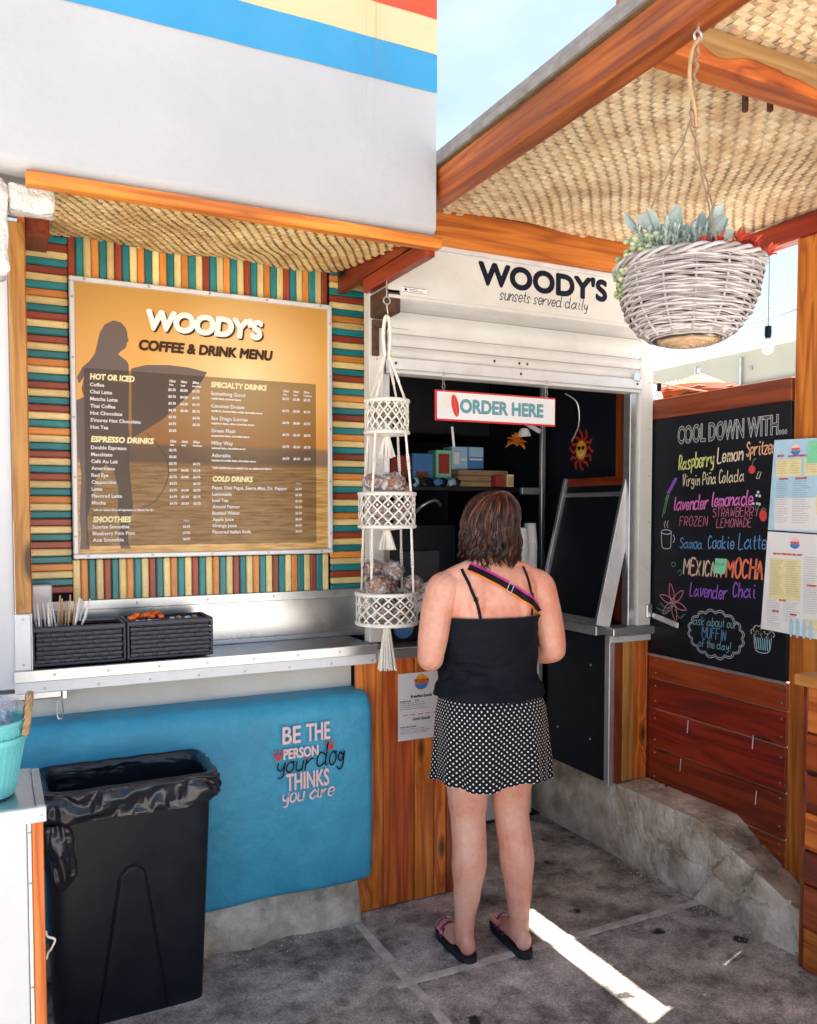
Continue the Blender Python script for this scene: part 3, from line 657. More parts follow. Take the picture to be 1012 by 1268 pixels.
# left white wall panel + redwood post + dark header
lw = empty('side_wall', (-.6, 2.95, 0), label='smooth white side wall panel left of the wooden post', cat='wall')
B('wall_panel', -2.5, .049, 2.925, 3.2, 1.00, 2.60, 'white_panel', lw, c=.004)
lp = empty('wall_post', (.08, 2.93, 1.245), label='tall orange redwood post left of the striped slats', cat='post')
B('post_face', .0492, .096, 2.90, 2.925, 1.246, 2.47, 'pine_z', lp, c=.002)
B('post_return', .078, .099, 2.926, 3.16, 1.246, 2.50, 'redwood_z', lp, c=.002)
B('header_block', .10, .17, 2.93, 3.10, 2.44, 2.52, 'redwood_dark_y', lp, c=.003)

# ------------------------------------------------------------ slat wall
sw = empty('slat_wall', (.7, 3.22, 1.24), label='striped wall of teal, cream, orange and brown wood slats around the menu board', cat='slat wall')
B('backing_board', .09, 1.40, 3.215, 3.235, 1.05, 2.62, 'dark_wall', sw, c=0)
WX0, WX1, WZ0, WZ1 = .243, 1.222, 1.40, 2.393
def slat_proto(lx, lz, ax):
    mb = MB().box(-lx/2, lx/2, -.016, 0, -lz/2, lz/2, .0042); return obj('slat', mb, 'slat_teal_'+ax, sw, org=(0, 0, 0))
def seq_cols(n, pat, r):
    return [pat[i % len(pat)] for i in range(n)]
P = .0267
first = {}
def slat(lx, lz, ax, x, z, col):
    key = (round(lx, 4), round(lz, 4)); mat = 'slat_%s_%s' % (col, ax); yy = 3.214-rnd.uniform(0, .0022)
    if key not in first:
        o = slat_proto(lx, lz, ax); first[key] = o; o.location = V((x, yy, z))-WP[sw.name]
        o.material_slots[0].link = 'OBJECT'; o.material_slots[0].material = MATS[mat]; return o
    return inst(first[key], (x, yy, z), sw, mat, rot=(0, rnd.uniform(-.004, .004), 0))
colsL = []; k = 0
for i in range(48):
    colsL.append(['cream', 'teal', ('brown' if (i//3) % 2 else 'orange') if rnd.random() < .85 else 'brown'][i % 3] if True else '')
for i in range(48):
    z = 1.264+P*i; c = ['cream', 'brown', 'teal'][i % 3]
    if c == 'brown' and (i//3) % 3 == 1: c = 'orange'
    if i > 0: slat(.142, P-.0018, 'x', .171, z, c)
for i in range(49):
    z = 1.258+P*i; c = ['teal', 'cream', 'brown'][i % 3]
    if c == 'brown' and (i//3) % 2 == 1: c = 'orange'
    slat(.152, P-.0018, 'x', 1.302, z, c)
n_ = 37
for i in range(n_):
    x = WX0+.012+i*(WX1-WX0-.004)/n_; seq = ['brown', 'teal', 'cream', 'orange', 'teal', 'cream']; c = seq[i % 6]
    if c == 'brown' and rnd.random() < .2: c = 'orange'
    slat((WX1-WX0)/n_-.0018, .185, 'z', x, 2.393+.0925+.001, c)
    seq2 = ['cream', 'orange', 'teal', 'cream', 'brown', 'teal']; c = seq2[i % 6]
    slat((WX1-WX0)/n_-.0018, .150, 'z', x, 1.398-.075-.001, c)
nails = []
for i in range(48):
    for xx in (.112, .226, 1.238): nails.append((xx, 3.1965, 1.264+P*i))
for i in range(n_):
    for zz in (2.41, 1.385, 1.29): nails.append((WX0+.012+i*(WX1-WX0-.004)/n_, 3.1965, zz))
rivets('nail_heads', nails, 'y', sw, .0014, 'rusty')

# ------------------------------------------------------------ menu board
mbd = empty('menu_board', (.73, 3.19, 1.40), label='large framed sunset print menu board headed WOODY\'S coffee and drink menu', cat='menu board')
B('print_panel', WX0+.012, WX1-.012, 3.172, 3.190, WZ0+.012, WZ1-.012, 'sunset_print', mbd, c=0)
for x0, x1, z0, z1 in ((WX0, WX1, WZ1-.018, WZ1), (WX0, WX1, WZ0, WZ0+.018), (WX0, WX0+.018, WZ0+.0182, WZ1-.0182), (WX1-.018, WX1, WZ0+.0182, WZ1-.0182)):
    B('frame_strip', x0, x1, 3.162, 3.192, z0, z1, 'alu_white', mbd, c=.003)
rivets('frame_screws', [(WX0+.05+i*.22, 3.1618, z) for i in range(5) for z in (WZ1-.009, WZ0+.009)]+[(x, 3.1618, WZ0+.08+i*.21) for i in range(5) for x in (WX0+.009, WX1-.009)], 'y', mbd, .0045)
YB = 3.1712
def flatpoly(pts, y): return MB().add([(x, y, z) for x, z in pts], [range(len(pts))])
def smoothloop(pts, k=4):
    n = len(pts); q = [V((a, b, 0)) for a, b in pts]; out = []
    for i in range(n):
        a, b, c, d = q[i-1], q[i], q[(i+1) % n], q[(i+2) % n]
        for j in range(k):
            t = j/k; p = ((2*b)+(c-a)*t+(2*a-5*b+4*c-d)*t*t+(3*b-3*c+d-a)*t**3)/2; out.append((p.x, p.y))
    return out
def tri_flat(pts, y):
    from mathutils.geometry import tessellate_polygon
    return MB().add([(x, y, z) for x, z in pts], [tuple(t) for t in tessellate_polygon([[V((x, z, 0)) for x, z in pts]])])
surfer = [(.39, 2.252), (.416, 2.247), (.432, 2.229), (.437, 2.213), (.437, 2.200), (.4415, 2.184), (.434, 2.176), (.4345, 2.168), (.428, 2.155), (.414, 2.145), (.404, 2.133), (.419, 2.122), (.432, 2.113), (.44, 2.098), (.44, 2.079), (.44, 2.013), (.436, 1.876), (.442, 1.798), (.436, 1.739), (.443, 1.651), (.448, 1.592), (.441, 1.552), (.428, 1.513), (.430, 1.454), (.44, 1.434), (.404, 1.434), (.397, 1.464), (.403, 1.513), (.395, 1.572), (.398, 1.65), (.382, 1.718), (.355, 1.737), (.319, 1.678), (.307, 1.611), (.291, 1.543), (.294, 1.475), (.297, 1.434), (.265, 1.434), (.270, 1.485), (.266, 1.543), (.269, 1.62), (.274, 1.697), (.264, 1.792), (.262, 1.868), (.262, 1.960), (.287, 1.974), (.279, 2.002), (.290, 2.048), (.272, 2.020), (.264, 2.040), (.284, 2.079), (.307, 2.101), (.326, 2.13), (.335, 2.169), (.343, 2.204), (.36, 2.234)]
obj('surfer_silhouette', tri_flat(surfer, YB-.0004), 'print_silhouette', mbd)
board = [(.448, 2.085), (.50, 2.102), (.58, 2.108), (.65, 2.105), (.722, 2.092), (.70, 2.055), (.64, 1.99), (.56, 1.91), (.487, 1.86), (.448, 1.835)]
obj('surfboard_silhouette', tri_flat(board, YB-.0006), 'print_silhouette', mbd)
obj('text_backdrop', flatpoly([(.287, 1.445), (1.154, 1.445), (1.154, 2.076), (.287, 2.076)], YB-.0012), 'print_shadow', mbd)
ls = MB(); ribbon(ls, smoothp([V((.50, YB-.0009, 1.855)), V((.56, YB-.0009, 1.78)), V((.575, YB-.0009, 1.70)), V((.53, YB-.0009, 1.61)), V((.48, YB-.0009, 1.585))], 5), NY, .0022); obj('leash_line', ls, 'ink_brown', mbd)
YT = YB-.0022
def L(mb, s, x, z, size, **k): txt(mb, s, (x, YT, z), RX, UZ, NY, size, **k)
sh = MB(); txt(sh, "WOODY'S", (.514, YT, 2.229), RX, UZ, NY, .066, width=.425, bold=.0065, shear=.12, space=.95, res=4); obj('title_shadow', sh, 'ink_brown', mbd)
YT -= .0008
tw = MB(); L(tw, "WOODY'S", .508, 2.234, .067, width=.425, bold=.006, shear=.12, space=.95, res=4); obj('title_lettering', tw, 'ink_white', mbd)
tw = MB(); L(tw, "COFFEE & DRINK MENU", .478, 2.156, .035, width=.497, bold=.0026, shear=.15, res=4); obj('subtitle_lettering', tw, 'ink_brown', mbd)
for s, x, z, w in (("HOT OR ICED", .307, 2.038, .153), ("ESPRESSO DRINKS", .307, 1.817, .218), ("SMOOTHIES", .309, 1.531, .132), ("SPECIALTY DRINKS", .735, 2.038, .218), ("COLD DRINKS", .738, 1.683, .157)):
    hd = MB(); L(hd, s, x, z, .0195, width=w, bold=.0015, shear=.15); obj('heading_lettering', hd, 'ink_cream', mbd)
it = MB()
def rows(names, x, z0, z1, size=.0125, pr=None, px_=None):
    for i, s in enumerate(names):
        z = z0+(z1-z0)*i/(len(names)-1); L(it, s, x, z, size, bold=.0004)
        if pr and pr[i]:
            for k, q in enumerate(pr[i].split()):
                if q != '-': L(it, q, px_[k], z+.001, .0085, bold=.0005)
rows(['Coffee', 'Chai Latte', 'Matcha Latte', 'Thai Coffee', 'Hot Chocolate', "S'mores Hot Chocolate", 'Hot Tea'], .307, 2.013, 1.863, pr=['$2.75 $3.50 $3.75', '$3.75 $4.50 $4.75', '$3.75 $4.50 $4.75', '$4.75 $5.50 $5.75', '$3.75 - $4.75', '$4.75 - $5.75', '$2.50'], px_=(.578, .621, .665))
rows(['Double Espresso', 'Macchiato', 'Café Au Lait', 'Americano', 'Red Eye', 'Cappuccino', 'Latte', 'Flavored Latte', 'Mocha'], .307, 1.791, 1.594, pr=['$2.75', '$3.25', '$3.75 - $4.75', '$3.75 $4.00 $4.75', '$3.75 $4.00 $4.75', '$4.75 - $4.75', '$3.75 $4.50 $4.75', '$4.75 $5.50 $5.75', '$4.75 $5.50 $5.75'], px_=(.578, .621, .665))
rows(['Sunrise Smoothie', 'Blueberry Pom Pom', 'Acai Smoothie'], .308, 1.508, 1.461, pr=['$6.95', '$7.95', '$8.95'], px_=(.625,))
sp_ = ['Something Good', 'Coconut Dream', 'San Diego Sunrise', 'Green Flash', 'Milky Way', 'Adorable']; sb_ = ['vanilla latte, caramel sauce', 'vanilla & coconut latte, white chocolate sauce', 'raspberry latte, white chocolate sauce', 'peppermint latte, chocolate sauce', 'caramel latte, chocolate sauce', 'hazelnut & vanilla latte, chocolate sauce']
for i, (a, b_) in enumerate(zip(sp_, sb_)):
    z = 2.008-i*.0466; L(it, a, .735, z, .0135, bold=.0003); L(it, b_, .735, z-.016, .0075, bold=.0004)
    for k, q in enumerate(('$4.75', '$5.50', '$5.75')): L(it, q, 1.014+.044*k, z-.002, .0085, bold=.0005)
rows(['Pepsi, Diet Pepsi, Sierra Mist, Dr. Pepper', 'Lemonade', 'Iced Tea', 'Arnold Palmer', 'Bottled Water', 'Apple Juice', 'Orange Juice', 'Flavored Italian Soda'], .736, 1.653, 1.485, size=.0125, pr=['$2.95', '$3.50', '$3.50', '$3.50', '$2.50', '$4.50', '$4.50', '$4.50'], px_=(1.065,))
L(it, '*add an extra shot of espresso or flavor for $1', .308, 1.571, .0078, bold=.0004); L(it, '*milk substitutions available for an additional charge', .735, 1.731, .0078, bold=.0004)
for x0, z in ((.582, 2.046), (.582, 1.825), (1.018, 2.037)):
    for k, (q, q2) in enumerate((('12oz', 'Hot'), ('16oz', 'Iced'), ('20oz', 'Hot/Iced'))): L(it, q, x0+.042*k, z, .0085, bold=.0005, shear=.2); L(it, q2, x0+.042*k, z-.013, .0065, bold=.0004)
L(it, '16oz', .628, 1.531, .0085, shear=.2); L(it, '16oz', 1.068, 1.676, .0085, shear=.2)
obj('item_lettering', it, 'ink_white', mbd)

# ------------------------------------------------------------ metal shelf
sf = empty('serving_shelf', (.67, 3.05, .98), label='long riveted aluminium shelf below the menu board', cat='shelf')
B('shelf_top', .045, 1.30, 2.93, 3.212, 1.035, 1.055, 'steel_sheet', sf, c=.002)
B('shelf_lip', .043, 1.305, 2.915, 2.929, .984, 1.058, 'alu_white', sf, c=.003)
B('lip_strip', .042, 1.306, 2.908, 2.9148, 1.022, 1.060, 'alu', sf, c=.002)
B('backsplash', .10, 1.372, 3.198, 3.204, 1.0555, 1.225, 'steel_sheet', sf, c=.001)
B('trim_strip', .10, 1.374, 3.188, 3.1975, 1.215, 1.250, 'alu', sf, c=.002)
B('trim_strip', .10, 1.374, 3.186, 3.1975, 1.0555, 1.075, 'alu', sf, c=.002)
B('side_return', 1.374, 1.378, 2.96, 3.20, 1.056, 1.24, 'steel_sheet', sf, c=.001)
B('end_bracket', .046, .094, 2.91, 2.93, 1.061, 1.244, 'alu_white', sf, c=.003)
B('end_bracket', .0945, .0975, 2.912, 3.19, 1.061, 1.244, 'alu', sf, c=.001)
rivets('rivets', [(.16+i*.165, 2.9078, z) for i in range(7) for z in (1.041,)]+[(.13+i*.165, 2.9148, .998) for i in range(8)]+[(.07, 2.9098, z) for z in (1.08, 1.225)]+[(.2+i*.26, 3.1878, 1.233) for i in range(5)], 'y', sf, .0045)
# wall under the shelf, conduit bar with hook
B('lower_wall', -2.5, 1.232, 3.00, 3.24, -.1, 1.034, 'lower_wall_white', c=0, label='dirty white wall between the shelf and the blue bulge', cat='wall')
br = empty('towel_bar', (.1, 2.95, .97), label='grey metal bar with a hanging clip under the shelf', cat='bar')
obj('bar', MB().box(-.4, .184, 2.955, 2.985, .955, .985, .004), 'alu', br); obj('end_cap', MB().box(.185, .20, 2.952, 2.998, .950, .990, .002), 'steel_sheet', br)
ck = MB().ring((.176, 2.945, .93), .010, .002, 14, 5, axis='y'); ck.v = [V((p.x, p.y, .915+(p.z-.93)*3.2)) for p in ck.v]; obj('hook_rod', ck, 'screw', br)
obj('clip', MB().box(.164, .190, 2.93, 2.955, .852, .885, .005), 'black_plastic', br)

# ------------------------------------------------------------ blue plastered bulge
bb = empty('blue_wall_bulge', (.5, 2.85, .14), label='rounded turquoise blue painted wall bulge behind the bin', cat='wall')
def bulge(u, v):
    # u along x, v over the section from the foot up over the rounded top to the wall
    x = -1.6+u*2.885
    zt = .885; zb = .150+.012*mnoise.noise(V((x*4, 0, 0)))
    if v < .08: k = v/.08; y = 2.99-.128*math.sin(k*PI/2); z = zb+.035*(1-math.cos(k*PI/2))
    elif v < .62: k = (v-.08)/.54; y = 2.862-.012*math.sin(k*PI); z = zb+.035+(zt-.07-zb-.035)*k
    elif v < .85: k = (v-.62)/.23; a = k*PI/2; y = 2.862+.065*(1-math.cos(a)); z = zt-.07+.07*math.sin(a)
    else: k = (v-.85)/.15; y = 2.927+.08*k; z = zt+.004*k
    d = 1.285-x   # rounded right end
    if d < .045: q = 1-d/.045; y = y+(2.985-y)*(1-math.sqrt(max(0, 1-q*q)))*.95; z = z-(.05*q*q if v > .6 else 0)+(.02*q*q if v < .1 else 0)
    amp = .006; y -= amp*mnoise.fractal(V((x*3, z*3, 4)), 1, 2, 4)
    return V((x, y, z))
obj('plaster', MB().grid(bulge, 300, 80), 'stucco_blue', bb, smooth=True)
YP = 2.842
def lb(mb, s, x, z, size, w, **k): txt(mb, s, (x, YP, z), RX, UZ, NY, size, width=w, **k)
for a_ in (('BE', .904, .737, .062, .066), ('THE', .993, .737, .064, .089), ('PERSON', .907, .682, .036, .130), ('THINKS', .916, .566, .061, .162)):
    t_ = MB(); lb(t_, *a_, bold=.0016, res=4); obj('pink_lettering', t_, 'ink_pink', bb)
t_ = MB()
hand(t_, 'you are', (.900, YP, .524), RX, UZ, NY, .052, .195, weight=.10, slant=.18, jit=.1, taper=True)
obj('pink_lettering', t_, 'ink_pink', bb)
t_ = MB(); hand(t_, 'your', (.880, YP-.001, .634), RX, UZ, NY, .060, .130, weight=.085, slant=.2, jit=.1, seed=3); hand(t_, 'dog', (1.030, YP-.001, .640), RX, UZ, NY, .078, .105, weight=.07, slant=.22, jit=.1, seed=5)
obj('black_lettering', t_, 'ink_black', bb)
t_ = MB()
for cx, cz, tl in ((.886, .692, -.1), (1.084, .706, .2)):
    disc(t_, (cx, YP-.001, cz), (math.cos(tl), 0, math.sin(tl)), (-math.sin(tl), 0, math.cos(tl)), .0125, .012)
    for k in range(4):
        a = PI/2+tl+(k-1.5)*.5; disc(t_, (cx+math.cos(a)*.024, YP-.001, cz+math.sin(a)*.022), RX, UZ, .0032, .0055, 8)
ribbon(t_, [V((.986, YP-.001, .672)), V((1.006, YP-.001, .674))], NY, .004)
obj('paw_prints', t_, 'ink_red', bb)

# ------------------------------------------------------------ kiosk counter front (planks)
kf = empty('plank_counter', (1.43, 2.97, 0), label='varnished vertical redwood planks under the order counter', cat='counter')
xs = [1.232, 1.345, 1.484, 1.571, 1.63, 1.68]
for i in range(5): B('plank', xs[i]+.002, xs[i+1]-.002, 2.944+.004*(i % 2), 2.972, .004, 1.002, 'redwood_z', kf, c=.0025)
B('counter_core', 1.24, 1.675, 2.975, 3.30, .004, 1.00, 'dark_wall', kf, c=0)
B('counter_top', 1.38, 1.685, 2.925, 3.42, 1.004, 1.034, 'steel_sheet', kf, c=.003)
B('counter_edge', 1.31, 1.687, 2.918, 2.9245, .994, 1.036, 'alu', kf, c=.002)
# recess behind the customer: cooler with posters
rc = empty('drink_cooler', (2.05, 3.5, 0), label='low white cooler with blue posters in the recess behind the woman', cat='cooler')
B('cooler_body', 1.70, 2.44, 3.50, 3.9, .02, .96, 'white_panel', rc, c=.01)
B('poster', 2.22, 2.43, 3.492, 3.498, .80, .95, 'box_sky', rc, c=0); B('poster', 2.22, 2.43, 3.490, 3.498, .40, .78, 'paper_white', rc, c=0)
B('edge_trim', 2.441, 2.468, 3.46, 3.50, .30, 1.0, 'alu', rc, c=.002)
B('worktop', 1.69, 2.47, 3.44, 3.95, .965, .99, 'dark_shelf', rc, c=.004)
B('recess_wall', 1.681, 1.70, 3.0, 3.6, .0, .96, 'dark_wall', c=0, label='dark side of the counter beside the doorway recess', cat='wall')
# paper notice
def notice(name, x0, z0, w_, h_, y, label):
    e = empty(name, (x0+w_/2, y, z0), label=label, cat='notice')
    B('paper', x0, x0+w_, y-.003, y-.001, z0, z0+h_, 'paper_white', e, c=0); yy = y-.0036; a = MB()
    cx = x0+w_*.58; cz = z0+h_*.86
    m = MB(); disc(m, (cx, yy, cz), RX, UZ, .030, n=24); obj('logo_sun', m, 'sun_yellow', e)
    m = MB(); m.add([(cx+.030*math.cos(a_), yy-.0004, cz-.006+.026*math.sin(a_)) for a_ in [PI+PI*i/14 for i in range(15)]], [range(15)]); obj('logo_sea', m, 'box_blue', e)
    m = MB(); txt(m, "WOODY'S", (cx, yy-.0008, cz-.004), RX, UZ, NY, .014, width=.068, bold=.0015, align='CENTER'); obj('logo_lettering', m, 'ink_red', e)
    txt(a, 'Breakfast Special', (cx, yy, z0+h_*.63), RX, UZ, NY, .011, width=.098, bold=.0006, align='CENTER', shear=.2); txt(a, 'Lunch Special', (cx, yy, z0+h_*.29), RX, UZ, NY, .011, width=.08, bold=.0006, align='CENTER', shear=.2)
    for q in (.55, .52, .49, .46, .16, .13, .10): 
        txt(a, 'Scrambled eggs, bacon, potatoes, toast' if q > .3 else 'Turkey, bacon, avocado on sourdough', (x0+.008, yy, z0+h_*q), RX, UZ, NY, .0045, width=w_*.8*rnd.uniform(.7, 1))
    txt(a, 'Breakfast Bowl        $9.95', (x0+.008, yy, z0+h_*.575), RX, UZ, NY, .0055, bold=.0003); txt(a, 'Turkey Club Sandwich', (x0+.008, yy, z0+h_*.19), RX, UZ, NY, .0055, bold=.0003)
    obj('print_text', a, 'ink_black', e); m = MB()
    for i in range(5): ribbon(m, [V((x0+.02+i*.034, yy, z0+h_*.375)), V((x0+.04+i*.034, yy, z0+h_*.377))], NY, .003)
    obj('red_dashes', m, 'ink_red', e)
notice('paper_notice', 1.408, .660, .178, .268, 2.944, 'white paper notice with breakfast and lunch specials on the planks')

# ------------------------------------------------------------ kiosk frame, shutter, sign box
kk = empty('kiosk', (2.0, 2.95, 0), label='painted metal kiosk frame around the order window', cat='kiosk')
B('jamb', 1.345-.062, 1.345, 2.932, 2.985, 1.062, 2.44, 'shutter_paint', kk, c=.003)
B('jamb_track', 1.3455, 1.375, 2.945, 2.985, 1.062, 2.40, 'alu', kk, c=.002)
B('jamb', 2.607, 2.685, 2.925, 2.985, 1.048, 2.36, 'shutter_paint', kk, c=.003)
B('jamb_track', 2.566, 2.606, 2.940, 2.985, 1.048, 2.34, 'alu', kk, c=.002)
B('header', 1.3755, 2.565, 2.950, 2.985, 2.10, 2.44, 'shutter_paint', kk, c=.002)
rivets('screws', [(1.315, 2.9318, 1.15+.2*i) for i in range(6)]+[(2.665, 2.9248, 1.1+.21*i) for i in range(6)], 'y', kk, .004)
B('bracket_arm', 1.292, 1.44, 2.915, 2.931, 2.268, 2.295, 'rusty', kk, c=.002)
B('bracket_leg', 1.292, 1.318, 2.915, 2.9315, 2.16, 2.2675, 'rusty', kk, c=.002)
B('motor_housing', 1.285, 1.352, 2.80, 2.93, 2.30, 2.385, 'rusty', kk, c=.004)
sb = empty('sign_box', (1.95, 2.86, 2.33), label='white shutter box with navy WOODY\'S lettering above the order window', cat='sign')
bm_ = MB(); prof = [(2.80, 2.595), (2.80, 2.372), (2.812, 2.350), (2.86, 2.338), (2.935, 2.338), (2.935, 2.595)]
bm_.add([(x, y, z) for x in (1.302, 2.66) for y, z in prof], [tuple(range(6)), tuple(range(6, 12))[::-1]]+[(i, i+6, (i+1) % 6+6, (i+1) % 6) for i in range(6)])
obj('box_shell', bm_, 'shutter_paint', sb)
B('top_flange', 1.302, 2.66, 2.786, 2.7995, 2.545, 2.563, 'alu_white', sb, c=.002)
B('drip_lip', 1.302, 2.60, 2.7985, 2.812, 2.352, 2.366, 'shutter_paint', sb, c=.002)
YS = 2.7992
t_ = MB(); txt(t_, "WOODY'S", (1.689, YS, 2.449), RX, UZ, NY, .081, width=.617, bold=.0058, space=1.02, res=5); obj('name_lettering', t_, 'ink_navy', sb)
t_ = MB(); hand(t_, 'sunsets served daily', (1.781, YS, 2.398), RX, UZ, NY, .044, .425, weight=.085, slant=.28, jit=.05, seed=9); obj('script_lettering', t_, 'ink_navy', sb)
B('maker_plate', 1.356, 1.458, 2.7955, 2.7995, 2.376, 2.398, 'paper_white', sb, c=.001)
t_ = MB(); ribbon(t_, [V((1.36, 2.795, 2.3785)), V((1.454, 2.795, 2.3785))], NY, .0015); ribbon(t_, [V((1.36, 2.795, 2.3955)), V((1.454, 2.795, 2.3955))], NY, .0015)
for i in range(2): ribbon(t_, [V((1.385, 2.795, 2.384+.006*i)), V((1.44-.02*i, 2.795, 2.384+.006*i))], NY, .0018)
disc(t_, (1.37, 2.795, 2.387), RX, UZ, .005); obj('plate_print', t_, 'ink_black', sb)
sr = empty('roller_shutter', (1.96, 2.92, 2.11), label='half raised cream metal roller shutter above the window', cat='shutter')
def curved_slat(z0, z1, y0, bow):
    mb = MB(); k = 7; vs = []
    for x in (1.352, 2.60):
        for i in range(k): t = i/(k-1); vs.append((x, y0-bow*math.sin(t*PI), z0+(z1-z0)*t))
    mb.add(vs, [(i, k+i, k+i+1, i+1) for i in range(k-1)]); return mb
for z0, z1, y0, bow in ((2.252, 2.336, 2.925, .016), (2.205, 2.2495, 2.922, .009), (2.160, 2.2025, 2.922, .009)):
    obj('shutter_slat', curved_slat(z0, z1, y0, bow), 'shutter_paint', sr, smooth=True)
B('bottom_bar', 1.352, 2.60, 2.900, 2.935, 2.112, 2.1575, 'alu_white', sr, c=.004)
B('seal_strip', 1.352, 2.60, 2.905, 2.93, 2.098, 2.1115, 'shutter_paint', sr, c=.002)
rivets('bolts', [(x, 2.8998, 2.135) for x in (1.38, 1.95, 2.57)]+[(1.95, 2.9128, 2.18), (1.99, 2.9128, 2.18), (1.83, 2.9128, 2.18)], 'y', sr, .006, 'rusty')
B('latch', 2.545, 2.58, 2.892, 2.8995, 2.145, 2.185, 'alu', sr, c=.003)
# ledge and door side
lg = empty('right_ledge', (2.6, 2.95, .98), label='riveted aluminium ledge on the right of the order window', cat='ledge')
B('ledge_top', 2.455, 2.735, 2.905, 3.02, 1.010, 1.046, 'alu', lg, c=.003)
B('ledge_strip', 2.46, 2.72, 2.93, 2.945, .978, 1.0095, 'alu_white', lg, c=.002)
B('return_strip', 2.450, 2.485, 3.0205, 3.47, 1.00, 1.045, 'alu', lg, c=.003)
rivets('rivets', [(2.475, 2.9048, 1.028), (2.59, 2.9048, 1.028), (2.715, 2.9048, 1.028), (2.50, 2.9298, .995), (2.70, 2.9298, .995)], 'y', lg, .004)
dp = empty('lower_door_panel', (2.49, 3.2, .325), label='black lower door panel standing on the kerb beside the planks', cat='door')
B('panel', 2.485, 2.50, 2.975, 3.45, .327, .998, 'black_board', dp, c=.002)
B('corner_trim', 2.462, 2.492, 2.940, 2.974, .325, 1.005, 'alu', dp, c=.002)
rivets('screws', [(2.4845, y, z) for y in (3.1, 3.35) for z in (.5, .85)], 'x', dp, .006)
rivets('trim_screws', [(2.477, 2.9398, z) for z in (.38, .55, .75, .92)], 'y', dp, .004)
rp = empty('right_plank_panel', (2.6, 2.95, .33), label='narrow panel of redwood planks between black door and siding', cat='panel')
for x0, x1, mt in ((2.493, 2.548, 'redwood_dark_z'), (2.55, 2.612, 'pine_z'), (2.614, 2.694, 'redwood_z')): B('plank', x0, x1, 2.950, 2.975, .33, .978, mt, rp, c=.002)
# hinged black flap leaning over the window
fl = empty('hinged_flap', (2.45, 3.2, 1.05), label='black hinged window flap with aluminium frame leaning open', cat='flap')
def flap(name, a0, a1, b0, b1, th, mat, off=0):
    """a along y, b up the flap, thickness along its normal"""
    tl = math.atan2(.165, .68); mb = MB().box(-th+off, off, a0, a1, b0, b1, .002)
    mb.rot('Y', tl, (0, 0, 0)); mb.xf(Matrix.Translation(V((2.455, 0, 1.048)))); return obj(name, mb, mat, fl)
flap('panel', 3.005, 3.44, .03, .66, .012, 'black_board')
flap('stile', 2.972, 3.004, .0, .70, .035, 'alu'); flap('stile_face', 2.964, 2.9715, .0, .70, .078, 'alu_white', .028); flap('stile', 3.441, 3.465, .0, .70, .03, 'alu')
flap('rail', 3.0045, 3.4405, .0, .028, .028, 'alu'); flap('rail', 3.0045, 3.4405, .605, .625, .022, 'alu', -.001); flap('rail', 3.0045, 3.4405, .66, .70, .02, 'redwood_dark_y')
# ------------------------------------------------------------ siding wall with chalkboard
sd = empty('siding_wall', (2.71, 2.55, .1), label='dark red horizontal board siding below the chalkboard', cat='siding wall')
zb = [.06, .30, .482, .662, .800, .912]
for i in range(5):
    z0, z1 = zb[i]+.0015, zb[i+1]-.0015
    B('board', 2.698+.003*(i % 2), 2.722, 2.193, 2.948, max(z0, .06), z1, 'redwood_dark_y', sd, c=.004)
B('end_filler', 2.695, 2.73, 2.9485, 2.989, .10, 2.06, 'redwood_dark_z', sd, c=0)
B('top_rail', 2.690, 2.735, 2.193, 2.948, 1.986, 2.075, 'redwood_dark_y', sd, c=.003)
B('sill', 2.690, 2.70, 2.193, 2.948, .905, .916, 'alu', sd, c=.001)
rivets('nail_heads', [(2.6975, y, z) for z in (.35, .46, .52, .62, .70, .77, .83, .89) for y in (2.215, 2.90)]+[(2.6975, 2.215, z) for z in (.24, .28)], 'x', sd, .0045)
m = MB()
for y, z in ((2.70, .60), (2.74, .42), (2.35, .62), (2.33, .40)): ribbon(m, [V((2.6972, y, z)), V((2.6972, y-.004, z+.055))], NX, .004)
obj('scratches', m, 'paper_white', sd)
cb = empty('chalkboard', (2.70, 2.55, .917), label='black chalkboard of summer drinks lettered in coloured chalk', cat='chalkboard')
B('board_panel', 2.692, 2.715, 2.1935, 2.947, .917, 1.985, 'black_board', cb, c=.002)
XC = 2.6905
def ch(s, y0, y1, z, size, mat, seed=1, weight=.09, slope=0, **k):
    m = MB(); hand(m, s, (XC, y0, z), RY, UZ, NX, size, y0-y1, weight=weight, seed=seed, drift=slope, **k); return obj('chalk_lettering', m, mat, cb)
m = MB(); txt1(m, 'COOL DOWN WITH...', (XC, 2.775, 1.866), RY, (0, 0, 1), NX, .074, .565, .002, 0, 1.02, 'LEFT', .0011, 3); obj('chalk_lettering', m, 'chalk_white', cb)
m = MB(); txt1(m, 'COOL DOWN WITH...', (XC, 2.775, 1.866), RY, (0, 0, 1), NX, .074, .565, -.0035, 0, 1.02, 'LEFT', .0005, 3); obj('chalk_lettering', m, 'ink_grey', cb, kind='stuff')
ch('Raspberry', 2.766, 2.570, 1.752, .062, 'chalk_yellow', 3, .10, .05, jit=.25); ch('Lemon', 2.548, 2.418, 1.772, .060, 'chalk_cream', 4, .10, .03, jit=.2); ch('Spritzer', 2.398, 2.262, 1.790, .054, 'chalk_peach', 5, .10, .03, jit=.2)
ch('Virgin Piña Colada', 2.742, 2.410, 1.678, .050, 'chalk_cream', 6, .08, .04, jit=.25)
ch('lavender', 2.795, 2.600, 1.575, .058, 'chalk_pink', 7, .11, .03, slant=.22, jit=.2); ch('lemonade', 2.580, 2.368, 1.590, .056, 'chalk_pink', 8, .11, .03, slant=.22, jit=.2)
